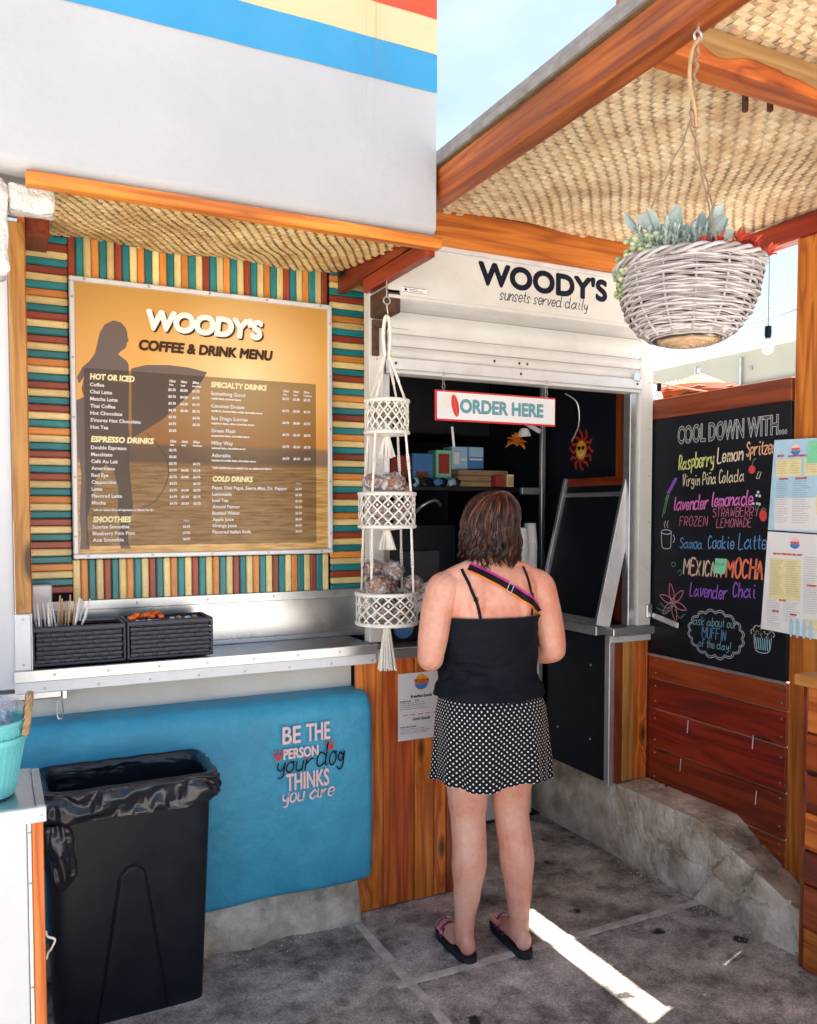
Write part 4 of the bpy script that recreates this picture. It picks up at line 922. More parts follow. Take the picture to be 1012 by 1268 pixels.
ch('FROZEN', 2.757, 2.600, 1.508, .040, 'chalk_rose', 9, .07, .0, jit=.25); ch('STRAWBERRY', 2.568, 2.340, 1.545, .036, 'chalk_rose', 10, .07, .03, jit=.25); ch('LEMONADE', 2.548, 2.370, 1.503, .034, 'chalk_rose', 11, .07, .03, jit=.25)
ch('Samoa', 2.752, 2.625, 1.408, .045, 'chalk_blue', 12, .10, .02, jit=.2); ch('Cookie', 2.592, 2.455, 1.414, .055, 'chalk_blue', 13, .09, .02, jit=.2); ch('Latte', 2.430, 2.296, 1.418, .062, 'chalk_blue', 14, .08, .04, jit=.2)
ch('MEXICAN', 2.730, 2.520, 1.298, .064, 'chalk_cream', 15, .10, .0, jit=.15); ch('MOCHA', 2.492, 2.312, 1.302, .072, 'chalk_orange', 16, .13, .01, jit=.15); ch('MEXICAN', 2.727, 2.517, 1.294, .062, 'chalk_rose', 15, .045, .0, jit=.15)
ch('Lavender', 2.690, 2.490, 1.205, .058, 'chalk_purple', 17, .09, .01, slant=.2, jit=.2); ch('Chai', 2.455, 2.345, 1.222, .060, 'chalk_purple', 18, .09, .03, jit=.2)
ch('ask about our', 2.668, 2.432, 1.082, .036, 'chalk_cyan', 19, .07, .05, jit=.2); ch('MUFFIN', 2.618, 2.490, 1.034, .044, 'chalk_blue', 20, .08, .0, jit=.15); ch('of the day!', 2.635, 2.465, .992, .034, 'chalk_cyan', 21, .07, .03, jit=.2)
# drawings
def P2(y, z): return V((XC-.0005, y, z))
def draw(name, polys, mat, w=.003, sm=4):
    m = MB()
    for p in polys: ribbon(m, smoothp([P2(*q) for q in p], sm) if sm else [P2(*q) for q in p], NX, w)
    return obj(name, m, mat, cb)
def loop(cy, cz, ry, rz, n=16, a0=0, a1=2*PI, lob=0, amp=0): return [(cy+(ry+amp*abs(math.sin(lob*t)))*math.cos(t), cz+(rz+amp*abs(math.sin(lob*t)))*math.sin(t)) for t in [a0+(a1-a0)*i/n for i in range(n+1)]]
draw('chalk_cloud', [loop(2.545, 1.055, .135, .085, 96, lob=8, amp=.012), loop(2.545, 1.055, .143, .093, 96, lob=8, amp=.012)], 'chalk_white', .0022, 0)
draw('chalk_cup', [[(2.868, 1.475), (2.862, 1.412), (2.84, 1.402), (2.815, 1.405), (2.808, 1.418), (2.806, 1.478)], loop(2.837, 1.477, .031, .010), loop(2.800, 1.448, .014, .018, 8, -1.2+PI, 1.2+PI)], 'chalk_white', .003)
draw('chalk_steam', [[(2.845, 1.497), (2.850, 1.512), (2.842, 1.525)], [(2.828, 1.497), (2.833, 1.512), (2.825, 1.527)]], 'chalk_white', .0025)
draw('chalk_stem', [[(2.862, 1.545), (2.848, 1.60), (2.828, 1.64)], [(2.850, 1.56), (2.838, 1.60), (2.822, 1.645)], [(2.845, 1.62), (2.826, 1.665)]], 'chalk_green', .0035)
m = MB()
for i in range(6):
    for s_ in (-1, 1): disc(m, P2(2.825-.008*i+.004*s_, 1.655+.011*i), V((0, 1, .4)).normalized(), V((0, -.4, 1)).normalized(), .0055, .008, 8)
obj('chalk_lavender', m, 'chalk_purple', cb)
m = []
for k in range(6):
    a = k*PI/3+.3; cy, cz = 2.79, 1.165; r = .085; m.append([(cy, cz), (cy+r*.5*math.cos(a-.35), cz+r*.5*math.sin(a-.35)), (cy+r*math.cos(a), cz+r*math.sin(a)), (cy+r*.5*math.cos(a+.35), cz+r*.5*math.sin(a+.35)), (cy, cz)])
draw('chalk_flower', m, 'chalk_rose', .004); draw('chalk_flower_heart', [loop(2.79, 1.165, .012, .012, 10, lob=4, amp=.006)], 'chalk_cyan', .003)
draw('chalk_leaves', [[(2.87, 1.155), (2.83, 1.135), (2.80, 1.15)], [(2.72, 1.12), (2.75, 1.10), (2.775, 1.135)], [(2.89, 1.13), (2.84, 1.12), (2.81, 1.14)]], 'chalk_green', .003)
m = MB(); disc(m, P2(2.370, 1.735), RY, UZ, .017); disc(m, P2(2.312, 1.553), V((0, -1, .2)), V((0, .2, 1)), .018, .023); obj('chalk_fruit', m, 'chalk_red', cb)
draw('chalk_fruit_stalk', [[(2.370, 1.750), (2.362, 1.772), (2.350, 1.778)], [(2.322, 1.575), (2.312, 1.583), (2.300, 1.575)]], 'chalk_green', .003)
draw('chalk_paper', [[(2.348, 1.70), (2.338, 1.725), (2.325, 1.722), (2.335, 1.698), (2.348, 1.70)]], 'chalk_cream', .0025, 0)
m = MB()
for y, z in ((2.338, 1.645), (2.345, 1.632), (2.33, 1.63), (2.342, 1.60), (2.33, 1.598), (2.36, 1.60)): disc(m, P2(y, z), RY, UZ, .006, n=8)
obj('chalk_bubbles', m, 'chalk_white', cb)
m = MB()
for i in range(40): disc(m, P2(rnd.uniform(2.26, 2.35), rnd.uniform(1.075, 1.115)), RY, UZ, .0018, n=6)
obj('chalk_sprinkles', m, 'chalk_cream', cb)
draw('chalk_cupcake', [loop(2.305, 1.082, .052, .036, 40, 0, PI, lob=5, amp=.006), [(2.345, 1.078), (2.335, 1.02), (2.275, 1.02), (2.262, 1.078)]], 'chalk_white', .0025)
draw('chalk_cupcake_case', [[(2.338-.011*i, 1.07), (2.330-.010*i, 1.026)] for i in range(7)], 'chalk_cyan', .0045, 0)
draw('chalk_swirls', [loop(2.79, 1.335, .012, .010, 10), loop(2.752, 1.30, .010, .012, 12, 0, 5)], 'chalk_green', .0025)
n_o = empty('sticky_note', (2.687, 2.52, 1.31), label='mint green sticky note over the last letter of MEXICAN', cat='sticky note')
mb = MB().grid(lambda u, v: V((2.687-.012*v*0-.012*(1-v)**2, 2.548-u*.062, 1.312+v*.062)), 3, 4); obj('paper', mb, 'note_green', n_o)
t_ = MB(); hand(t_, 'SOLD OUT', (2.683, 2.543, 1.345), RY, UZ, NX, .012, .05, weight=.09); obj('pen_lettering', t_, 'ink_teal', n_o)
hs_ = empty('hasp', (2.66, 2.88, 1.1), label='grey metal hasp strap beside the window jamb', cat='hasp')
mb = MB().box(2.674, 2.680, 2.74, 2.905, 1.083, 1.108, .003).rot('X', math.radians(10), (2.67, 2.9, 1.09)); obj('strap', mb, 'alu', hs_); B('knuckle', 2.65, 2.682, 2.908, 2.9245, 1.085, 1.145, 'alu', hs_, c=.003)

# posts and canopy
cpost = empty('canopy_post', (2.74, 2.14, 0), label='square redwood post between the chalkboard and the right counter', cat='post')
B('post_shaft', 2.700, 2.79, 2.035, 2.190, .02, 2.584, 'redwood_z', cpost, c=.005)
cn = empty('canopy', (2.0, 1.6, 2.56), label='redwood pergola canopy lined with woven palm matting', cat='canopy')
B('beam', 1.300, 1.366, .10, 2.935, 2.580, 2.676, 'weathered_y', cn, c=.006)
B('beam', 1.3665, 2.6995, 2.770, 2.792, 2.562, 2.700, 'redwood_x', cn, c=.004)
B('beam', 2.700, 2.765, .3, 2.769, 2.586, 2.668, 'redwood_dark_y', cn, c=.005)
def sawn(u, v):
    return None
B('beam', 1.3665, 2.6995, 1.432, 1.505, 2.582, 2.664, 'redwood_x', cn, c=.004)
# raw sawn face of the cross beam with its wavy bark edge
n_ = 60; vs = []
for i in range(n_+1):
    x = 1.385+i*(1.30/n_); zt = 2.660; zl = 2.612+.012*math.sin(x*9)+.018*math.exp(-((x-1.40)/.05)**2)-.02*math.exp(-((x-1.5)/.06)**2)+.004*mnoise.noise(V((x*30, 0, 0)))
    vs += [(x, 1.4305, zl), (x, 1.4295, zt)]
obj('sawn_face', MB().add(vs, [(2*i, 2*i+2, 2*i+3, 2*i+1) for i in range(n_)]), 'raw_x', cn)
rf_ = MB().box(1.288, 2.847, .05, 3.1, 2.706, 2.722); obj('roof_sheet', rf_, 'roofing', cn)
B('roof_edge', 1.286, 1.299, .05, 2.95, 2.682, 2.7055, 'roofing', cn, c=.002)
def ceil(a, b):
    x = 1.37+a; y = .2+b
    x2 = x+.03*math.sin(y*2.2)+.015*math.sin(x*6+y*4); y2 = y+.035*math.sin(x*2.6+.5)+.012*math.sin(y*7-x*3)
    if x2 > 2.84 or y2 > 2.768 or x2 < 1.3665: return None
    if y2 < .15: return None
    return (x2, y2, 2.687-.010*abs(math.sin(x*3.1+.3))*abs(math.sin(y*2.4))-.006*math.sin(x*9+y*7))
weave('woven_mat', ceil, 57, 100, .0262, 'palm_strip', cn, (0, 0, -1))
B('roof_liner', 1.30, 2.845, .06, 2.765, 2.698, 2.7045, 'mat_shade', cn, c=0)
B('added_sun_block', 2.702, 2.722, .35, 2.034, 1.03, 2.585, 'redwood_dark_y', cn, c=.004)  # added board outside the view, keeps stray sun off the paving
B('added_sun_block', 2.702, 2.722, 1.932, 2.034, .03, 1.029, 'redwood_dark_y', cn, c=.002)  # added lower piece, stops the sun streak beside the right counter
hk = empty('ceiling_bolts', (1.72, 2.05, 2.6), label='two rusty bolts poking through the palm ceiling', cat='bolt')
B('bolt', 1.79, 1.805, 1.62, 1.634, 2.625, 2.69, 'rusty', hk, c=.003); B('bolt', 1.86, 1.875, 1.60, 1.614, 2.632, 2.69, 'rusty', hk, c=.003)

# hook and hanging basket
HX, HY = 1.345, 1.335; BX, BY, RIM = 1.318, 1.335, 2.078
hb = empty('hanging_basket', (BX, BY, 1.88), label='grey wicker hanging basket of succulents under the canopy', cat='hanging basket')
hr = MB().ring((HX-.01, HY, 2.562), .011, .0028, 16, 6, axis='y'); hr.tube([(HX-.01, HY, 2.60), (HX-.01, HY, 2.572)], .0035); obj('hook', hr, 'alu', hb)
RR = .143
def brad(z): # bowl profile
    t = (RIM-z)/.160
    return RR*math.sqrt(max(0, 1-(max(0, t)*.93)**2.15))
def strand(mb, z, k, r, nst=26, amp=.0052, jz=0):
    pts = []; n = nst*6; off = rnd.uniform(-.002, .002)
    for i in range(n+1):
        a = 2*PI*i/n; R0 = brad(z)+off+amp*math.cos(a*nst/2+PI*k)+.0015*mnoise.noise(V((a*3, z*40, k)))
        pts.append((BX+R0*math.cos(a), BY+R0*math.sin(a), z+.0028*mnoise.noise(V((math.cos(a)*4, math.sin(a)*4, z*60+k*5)))+.003*math.sin(a*2+1)))
    mb.tube(pts, [r*(1+.3*mnoise.noise(V((i*.35, z*90, k)))) for i in range(n+1)], 5, cap=False)
for k in range(23):
    z = RIM-.003-k*.0059; mb = MB(); strand(mb, z, k+rnd.uniform(-.15, .15), rnd.uniform(.0022, .0031), 14, .0040); strand(mb, z-.0029, k+rnd.uniform(-.1, .2), rnd.uniform(.0018, .0026), 14, .0036); obj('wicker_strand', mb, 'wicker', hb, smooth=True)
mb = MB()
for k in range(14):
    a = 2*PI*(k)/14; mb.tube([(BX+(brad(z))*math.cos(a), BY+brad(z)*math.sin(a), z) for z in [RIM+.008-.0108*i for i in range(15)]], .0030, 5)
obj('stakes', mb, 'wicker', hb, kind='stuff')
mb = MB()
for k in range(14):
    R0 = .010+k*.0060; pts = [(BX+(R0+.0060*i/40)*math.cos(2*PI*i/40), BY+(R0+.0060*i/40)*math.sin(2*PI*i/40), RIM-.157+.085*(R0/RR)**2.6*1.0+.001*rnd.uniform(-1, 1)) for i in range(41)]
    mb.tube(pts, .0037, 5, cap=False)
    if k == 8: obj('base_coil', mb, 'wicker_brown', hb, smooth=True); mb = MB()
obj('base_coil', mb, 'wicker', hb, smooth=True)
mb = MB()
for k in range(3):
    pts = []
    for i in range(121):
        a = 2*PI*i/120; w_ = a*9+k*2*PI/3; pts.append((BX+(RR+.004+.006*math.cos(w_))*math.cos(a), BY+(RR+.004+.006*math.cos(w_))*math.sin(a), RIM+.004+.006*math.sin(w_)))
    mb.tube(pts, .0042, 5, cap=False)
obj('rim_braid', mb, 'wicker', hb, smooth=True)
obj('liner', MB().lathe((BX, BY, 0), [(brad(RIM-.010-.010*i)*.955+.0001, RIM-.010-.010*i) for i in range(15)]+[(.001, RIM-.152)], 32), 'soil', hb, smooth=True)
obj('soil', MB().lathe((BX, BY, RIM-.012), [(RR*.95, 0), (RR*.5, .006), (.001, .010)], 24), 'soil', hb)
tc_ = V((HX-.01, HY, 2.556))
for a in (.1, 2.25, 4.3):
    p1 = V((BX+RR*math.cos(a), BY+RR*math.sin(a), RIM+.008)); d = V((.012, .0, .26))
    mid = V((BX, BY, RIM+.30))
    pts = [p1+(mid-p1)*t+V((.003*math.sin(t*30), .003*math.cos(t*26), 0)) for t in [i/16 for i in range(17)]]
    obj('twine', MB().tube(pts, .0019, 5), 'twine', hb)
mid = V((BX, BY, RIM+.30))
pts = [mid+(tc_-mid)*t+V((.004*math.sin(t*40), .003*math.cos(t*33), 0)) for t in [i/16 for i in range(17)]]
obj('top_cord', MB().tube(pts, .0045, 6), 'twine', hb)
pts = [tc_+V((0.0, -.004, 0)), tc_+V((-.02, -.004, -.03)), tc_+V((-.026, -.004, -.09)), tc_+V((-.012, -.004, -.14)), tc_+V((-.002, 0, -.18))]
obj('top_cord', MB().tube(smoothp([V(q) for q in pts], 5), .0040, 6), 'rope', hb)
# plants
def leaf(mb, p, d, up, ln, w_, cup=.2, n=5):
    d = V(d).normalized(); s = d.cross(V(up))
    s = s.normalized() if s.length > 1e-4 else V((1, 0, 0)); q = s.cross(d); vs = []
    for i in range(n+1):
        t = i/n; ww = w_*max(0, math.sin(PI*min(1, .12+t*.88)))**.7*(1 if t < 1 else 0)+.0004; c = V(p)+d*ln*t+q*(ln*cup*t*(1-t))
        vs += [c+s*ww+q*ww*.35, c, c-s*ww+q*ww*.35]
    mb.add(vs, [f for i in range(n) for f in ((3*i, 3*i+1, 3*i+4, 3*i+3), (3*i+1, 3*i+2, 3*i+5, 3*i+4))])
VR = V((.896, -.443, 0)); VF = V((.443, .896, 0))   # across and away as one stands before the stall
BC = V((BX, BY, RIM))
def plant(name, label, off, fn, mat):
    e = empty(name, BC+off, label=label, cat='plant', group=None); mb = MB(); fn(mb, BC+off); obj('foliage', mb, mat, e); return e, BC+off
def lambs(mb, c):
    for i in range(15):
        a = rnd.uniform(0, 2*PI); el = rnd.uniform(.5, 1.4); d = V((math.cos(a)*math.cos(el), math.sin(a)*math.cos(el), math.sin(el)))
        b_ = c+V((rnd.uniform(-.03, .03), rnd.uniform(-.03, .03), rnd.uniform(0, .05))); leaf(mb, b_, d, V((rnd.uniform(-1, 1), rnd.uniform(-1, 1), .2)), rnd.uniform(.042, .066), rnd.uniform(.012, .017))
plant('grey_leaf_plant', 'broad felty grey leaves at the left of the basket plants', VR*-.062+UZ*.035, lambs, 'leaf_grey')
plant('grey_leaf_plant', 'single pale grey leaf cluster right of the fine stems', VR*.045+VF*.02+UZ*.045, lambs, 'leaf_grey')
def sedum(mb, c):
    for i in range(190):
        a = rnd.uniform(0, 2*PI); r = rnd.uniform(0, .052); q = c+V((math.cos(a)*r, math.sin(a)*r, rnd.uniform(-.045, .045))); mb.blob(q, (.0075, .0075, .006), i, .2, 1)
plant('button_succulent', 'round pale green button succulent spilling over the left rim', VR*-.100+VF*-.02+UZ*.012, sedum, 'leaf_pale')
plant('button_succulent', 'pale green succulent buds standing high at the back', VR*-.03+VF*.05+UZ*.085, lambda mb, c: [mb.blob(c+V((rnd.uniform(-.045, .045), rnd.uniform(-.03, .03), rnd.uniform(-.03, .02))), .0075, i, .2, 1) for i in range(45)], 'leaf_pale')
def stems(mb, c):
    for i in range(150):
        p = c+V((rnd.uniform(-.055, .055), rnd.uniform(-.055, .045), -.01)); ln = rnd.uniform(.06, .105); d = V((rnd.uniform(-.28, .28), rnd.uniform(-.28, .28), 1)).normalized()
        mb.tube([p, p+d*ln*.6, p+d*ln+V((rnd.uniform(-.008, .008), 0, 0))], [.0012, .001, .0005], 4)
        for j in range(9):
            t = .25+.075*j*1.05; a = j*2.4; leaf(mb, p+d*ln*t, V((math.cos(a), math.sin(a), 1.1)), UZ, .012, .0022, n=2)
plant('needle_plant', 'shorter grey green needle stems left of the middle stems', VR*-.055+VF*-.02+UZ*.000, stems, 'leaf_grey')
plant('needle_plant', 'upright fine grey green needle stems in the middle of the basket', VR*-.012+UZ*.008, stems, 'leaf_grey')
def jelly(mb, c):
    for i in range(24):
        q = c+VR*rnd.uniform(-.085, .080)+VF*rnd.uniform(-.05, .04)+UZ*rnd.uniform(-.004, .026); tq_ = V((rnd.uniform(-.6, .6), rnd.uniform(-.6, .6), 0))
        for j in range(9):
            a = j*2.4; el = .35+j*.1; leaf(mb, q, V((math.cos(a)*math.cos(el)+tq_.x, math.sin(a)*math.cos(el)+tq_.y, math.sin(el))), UZ, rnd.uniform(.016, .034), rnd.uniform(.0045, .007), .3)
plant('red_succulent', 'coral red succulent rosettes on the right rim', VR*.076+VF*-.03+UZ*.010, jelly, 'petal_red')
def trail(mb, c):
    for i in range(60): mb.blob(c+VR*rnd.uniform(-.012, .012)+UZ*rnd.uniform(-.055, .03)+VF*rnd.uniform(-.02, .02), .0055, i, .2, 1)
plant('trailing_succulent', 'small green trailing bead plant below the left rim', VR*-.140+UZ*-.008, trail, 'leaf_green')

# ------------------------------------------------------------ macrame hanger and wrapped muffins
MX, MY = 1.272, 2.75
mh = empty('macrame_hanger', (MX, MY, .99), label='white three tier macrame hanger with tassels beside the order window', cat='macrame hanger')
hw = MB().ring((MX, MY, 2.325), .013, .0026, 18, 6, axis='y'); hw.tube([(MX, MY, 2.448), (MX, MY, 2.338)], .0022); hw.tube([(MX, MY, 2.314), (MX+.004, MY, 2.28), (MX-.004, MY, 2.25)], .0022); obj('hook', hw, 'alu', mh)
obj('loop', MB().tube(smoothp([V((MX-.008, MY, 2.13)), V((MX-.014, MY, 2.2)), V((MX-.008, MY, 2.258)), V((MX, MY, 2.268)), V((MX+.008, MY, 2.258)), V((MX+.014, MY, 2.2)), V((MX+.008, MY, 2.13))], 5), .0068, 7), 'cord_white', mh, smooth=True)
tiers = [(1.852, 1.965, .076), (1.515, 1.632, .100), (1.165, 1.272, .110)]
def net(z0, z1, R, N=16, rows=3):
    mb = MB()
    for dr in (1, -1):
        for k in range(N):
            pts = []
            for i in range(rows*4+1):
                t = i/(rows*4); a = 2*PI*k/N+dr*(abs(((t*rows) % 2)-1)-.5)*2*PI/N*.96+ (0 if dr == 1 else 2*PI/N*.5)*0
                rr = R+.0022*math.cos(t*rows*PI)*dr; pts.append((MX+rr*math.cos(a), MY+rr*math.sin(a), z0+(z1-z0)*t))
            mb.tube(pts, .0032, 5, cap=False)
    for r_ in range(rows+1):
        for k in range(N):
            a = 2*PI*(k+(.5 if r_ % 2 else 0))/N; z = z0+(z1-z0)*r_/rows; mb.blob((MX+R*math.cos(a), MY+R*math.sin(a), z), (.0048, .0048, .0062), k, .2, 1)
    return mb
for (z0, z1, R) in tiers:
    obj('netting', net(z0, z1, R), 'cord_white', mh, kind='stuff')
    for z in (z0, z1): obj('rope_ring', MB().ring((MX, MY, z), R+.001, .0075, 40, 7), 'cord_white', mh, smooth=True)
    obj('base_net', MB().lathe((MX, MY, z0-.004), [(R*.98, .002), (R*.5, -.006), (.004, -.012)], 24), 'cord_white', mh)
def tassel(zt, ln, R):
    mb = MB()
    for i in range(85):
        a = rnd.uniform(0, 2*PI); q = math.sqrt(rnd.random()); r0 = .010*q; r1 = R*q*rnd.uniform(.85, 1.05); l_ = ln*rnd.uniform(.9, 1.02)
        mb.tube([(MX+r0*math.cos(a), MY+r0*math.sin(a), zt), (MX+(r0+.4*(r1-r0))*math.cos(a), MY+(r0+.4*(r1-r0))*math.sin(a), zt-l_*.4), (MX+r1*math.cos(a+.1), MY+r1*math.sin(a+.1), zt-l_)], .0024, 5)
    obj('tassel', mb, 'cord_white', mh, kind='stuff'); 
    mb = MB()
    for k in range(4): mb.ring((MX, MY, zt-.004-k*.0045), .0115, .003, 16, 5)
    obj('tassel_binding', mb, 'cord_white', mh)
tassel(1.838, .075, .034); tassel(1.500, .070, .036); tassel(1.150, .160, .036)
def hang(z0, R0, z1, R1, ph, n=4):
    for k in range(n):
        a = ph+2*PI*k/n; mb = MB()
        for s_ in range(4):
            pts = []
            for i in range(25):
                t = i/24; w_ = t*34+s_*PI/2; R = R0+(R1-R0)*t; tw = .0045*(1 if .35 < t < .6 else .55)
                pts.append((MX+R*math.cos(a)+tw*math.cos(w_ if .35 < t < .6 else s_*PI/2), MY+R*math.sin(a)+tw*math.sin(w_ if .35 < t < .6 else s_*PI/2), z0+(z1-z0)*t))
            mb.tube(pts, .0022, 4, cap=False)
        obj('hanging_cord', mb, 'cord_white', mh)
hang(2.135, .008, 1.965, .076, .6); hang(1.852, .078, 1.632, .100, .6); hang(1.515, .101, 1.272, .110, .6)
def muffin(x, y, z, r, lab, i):
    e = empty('wrapped_muffin', (x, y, z-r), label=lab, cat='muffin', group='muffins wrapped in cling film in the macrame hanger')
    obj('muffin_body', MB().blob((x, y, z), (r, r, r*.82), i, .35, 3, 2.5), 'muffin', e, smooth=True)
    obj('cling_wrap', MB().blob((x, y, z), (r*1.09, r*1.09, r*.93), i+20, .28, 3, 5.5), 'cling_film', e, smooth=True)
for i, (dx, dy, z, r, lab) in enumerate([(-.062, -.02, 1.672, .036, 'wrapped muffin bulging over the left rim of the middle tier'), (-.002, -.045, 1.668, .045, 'largest wrapped muffin in the middle of the second tier'), (.055, .0, 1.650, .036, 'wrapped muffin at the right rim of the middle tier'),
        (-.01, .0, 1.925, .040, 'single wrapped muffin inside the small top tier'), (-.045, -.03, 1.572, .042, 'wrapped muffin seen through the left netting of the middle tier'), (.035, -.035, 1.568, .042, 'wrapped muffin seen through the right netting of the middle tier'),
        (-.062, -.050, 1.305, .044, 'big wrapped muffin at the front left of the bottom tier'), (-.045, .02, 1.362, .036, 'highest wrapped muffin at the left of the bottom tier'), (.012, -.02, 1.355, .040, 'frosty wrapped muffin on top in the middle of the bottom tier'), (.086, -.040, 1.308, .034, 'small brown wrapped muffin poking out right of the bottom tier'),
        (-.045, -.045, 1.212, .040, 'wrapped muffin behind the left netting of the bottom tier'), (.035, -.048, 1.212, .042, 'wrapped muffin behind the right netting of the bottom tier'), (.02, .05, 1.285, .042, 'wrapped muffin at the back of the bottom tier')]):
    muffin(MX+dx, MY+dy, z, r, lab, i)

# ------------------------------------------------------------ ORDER HERE sign
os_ = empty('order_sign', (1.805, 2.85, 1.92), label='white ORDER HERE sign with red rim hanging in the window', cat='sign')
B('sign_rim', 1.522, 2.088, 2.848, 2.855, 1.920, 2.038, 'ink_red', os_, c=.002); sf_ = B('sign_face', 1.529, 2.081, 2.844, 2.8475, 1.927, 2.031, 'paper_white', os_, c=.001)
t_ = MB(); txt(t_, 'ORDER HERE', (1.632, 2.8432, 1.956), RX, UZ, NY, .050, width=.388, bold=.0030, res=4); obj('sign_lettering', t_, 'ink_teal', sf_)
t_ = MB(); txt(t_, 'ORDER HERE', (1.632, 2.8424, 1.956), RX, UZ, NY, .050, width=.388, outline=.0004, bold=-.0008, res=4); obj('inline_lettering', t_, 'paper_white', sf_, kind='stuff')
m = MB(); disc(m, (1.608, 2.8432, 1.980), V((.97, 0, .2)), V((-.2, 0, .97)), .016, .044, 20); obj('surfboard_emblem', m, 'ink_red', os_); m = MB(); ribbon(m, [V((1.600, 2.8428, 2.018)), V((1.616, 2.8428, 1.942))], NY, .002); obj('emblem_line', m, 'packet_orange', os_)
m = MB()
for k in range(7): a = k*PI/6+PI*.4; ribbon(m, [V((1.583+.012*math.cos(a), 2.8432, 1.996+.012*math.sin(a))), V((1.583+.026*math.cos(a), 2.8432, 1.996+.026*math.sin(a)))], NY, .0035)
obj('sun_emblem', m, 'menu_yellow', os_)
for x in (1.560, 2.043):
    mb = MB()
    for k in range(6): mb.ring((x+.001*(k % 2), 2.852, 2.040+k*.0125), .0065, .0013, 10, 4, axis='y' if k % 2 else 'x')
    obj('chain', mb, 'screw', os_)

# ------------------------------------------------------------ things on the shelf
def wbox(x0, x1, y0, y1, z0, z1, label):
    e = empty('woven_box', ((x0+x1)/2, (y0+y1)/2, z0), label=label, cat='box'); B('inner_box', x0+.006, x1-.006, y0+.006, y1-.006, z0, z1-.012, 'black_plastic', e, c=.003) 
    # walls: hollow shell made of four walls plus rim
    mb = MB(); nx = int((x1-x0)/.0235); rows = 7
    def bar(xa, xb, ya, yb, za, zb, c): mb.box(xa, xb, ya, yb, za, zb, c)
    hz = (z1-z0-.03)/rows
    for r_ in range(rows):
        for k in range(nx):
            xa = x0+.010+k*(x1-x0-.02)/nx; wd = (x1-x0-.02)/nx
            if (k+r_) % 2 == 0: bar(xa-.004, xa+wd+.004, y0-.003, y0+.003, z0+.010+r_*hz+.002, z0+.010+(r_+1)*hz-.002, .0015)
            else: bar(xa-.001, xa+wd+.001, y0, y0+.004, z0+.010+r_*hz+.0035, z0+.010+(r_+1)*hz-.0035, .001)
        for k in range(8):
            ya = y0+.010+k*(y1-y0-.02)/8; wd = (y1-y0-.02)/8
            for xx in (x0, x1):
                if (k+r_) % 2 == 0: bar(xx-.003, xx+.003, ya-.004, ya+wd+.004, z0+.010+r_*hz+.002, z0+.010+(r_+1)*hz-.002, .0015)
    obj('weave', mb, 'resin_weave', e, kind='stuff')
    mb = MB().box(x0-.004, x1+.004, y0-.005, y0+.006, z1-.018, z1, .003).box(x0-.004, x1+.004, y1-.006, y1+.005, z1-.018, z1, .003).box(x0-.005, x0+.006, y0, y1, z1-.018, z1, .003).box(x1-.006, x1+.005, y0, y1, z1-.018, z1, .003)
    mb.box(x0-.003, x1+.003, y0-.004, y0+.006, z0, z0+.012, .003)
    for xx in (x0, x1): mb.box(xx-.004, xx+.004, y0-.004, y0+.004, z0, z1-.01, .002)
    obj('rim', mb, 'resin_weave', e)
    return e
wbox(.101, .384, 2.955, 3.12, 1.061, 1.192, 'black woven box holding wrapped straws and stirrers at the left end')
wbox(.396, .680, 2.955, 3.12, 1.061, 1.195, 'black woven box holding condiment packets right of the straw box')
def tool(name, cat, grp, lab, x, y, tx, ty, ln, r, mat):
    obj(name, MB().tube([(x, y, 1.182), (x+tx, y+ty, 1.182+ln)], r, 6), mat, label=lab, cat=cat, group=grp)
for i in range(13): tool('paper_straw', 'straw', 'white paper wrapped straws in the box', 'white paper wrapped straw standing in the left black box', .115+.008*i+rnd.uniform(-.003, .003)+(.05 if i > 7 else 0), 3.0+rnd.uniform(-.03, .05), rnd.uniform(-.016, .004) if i < 8 else rnd.uniform(.01, .03), rnd.uniform(-.01, .01), rnd.uniform(.075, .10), .0036, 'straw_white')
for i in range(8): tool('wooden_stirrer', 'stirrer', 'wooden stirrers in the straw box', 'pinkish wooden stirrer between the white straws', .180+.0075*i, 3.02+rnd.uniform(-.02, .04), rnd.uniform(-.006, .012), 0, rnd.uniform(.085, .105), .0032, 'straw_wood')
mb = MB().box(.105, .170, 3.14, 3.15, 1.193, 1.315, .006); obj('napkin_card', mb, 'alu_white', label='plain grey card standing behind the straws', cat='card')
B('box_lid', .20, .375, 3.02, 3.10, 1.183, 1.196, 'black_plastic', c=.006, label='glossy black lid lying across the straw box', cat='lid')
def packet(x, y, z, s, mat, lab, grp, i):
    mb = MB().blob((x, y, z), (s, s*.7, s*.5), i, .5, 2, 2.2); mb.rot('Z', i*1.3, (x, y, z)); obj('condiment_packet', mb, mat, label=lab, cat='packet', group=grp, smooth=False)
for i in range(7): packet(.415+.016*i, 2.99+.012*(i % 3), 1.203+.008*(i % 2), .017, 'packet_orange', 'orange wrapped packet heaped at the left of the right box', 'orange packets in the box', i)
for i in range(4): packet(.43+.02*i, 2.972, 1.190, .014, 'packet_blue' if i % 2 else 'paper_white', 'blue printed sachet in front of the orange packets' if i % 2 else 'white sachet in front of the orange packets', 'small sachets in the box', i+9)
for i in range(4): packet(.55+.028*i, 3.0+.02*(i % 2), 1.192, .013, 'straw_wood' if i % 2 else 'paper_white', 'tan sachet at the right of the box' if i % 2 else 'pale folded sachet at the right of the box', 'sachets at the right of the box', i+20)

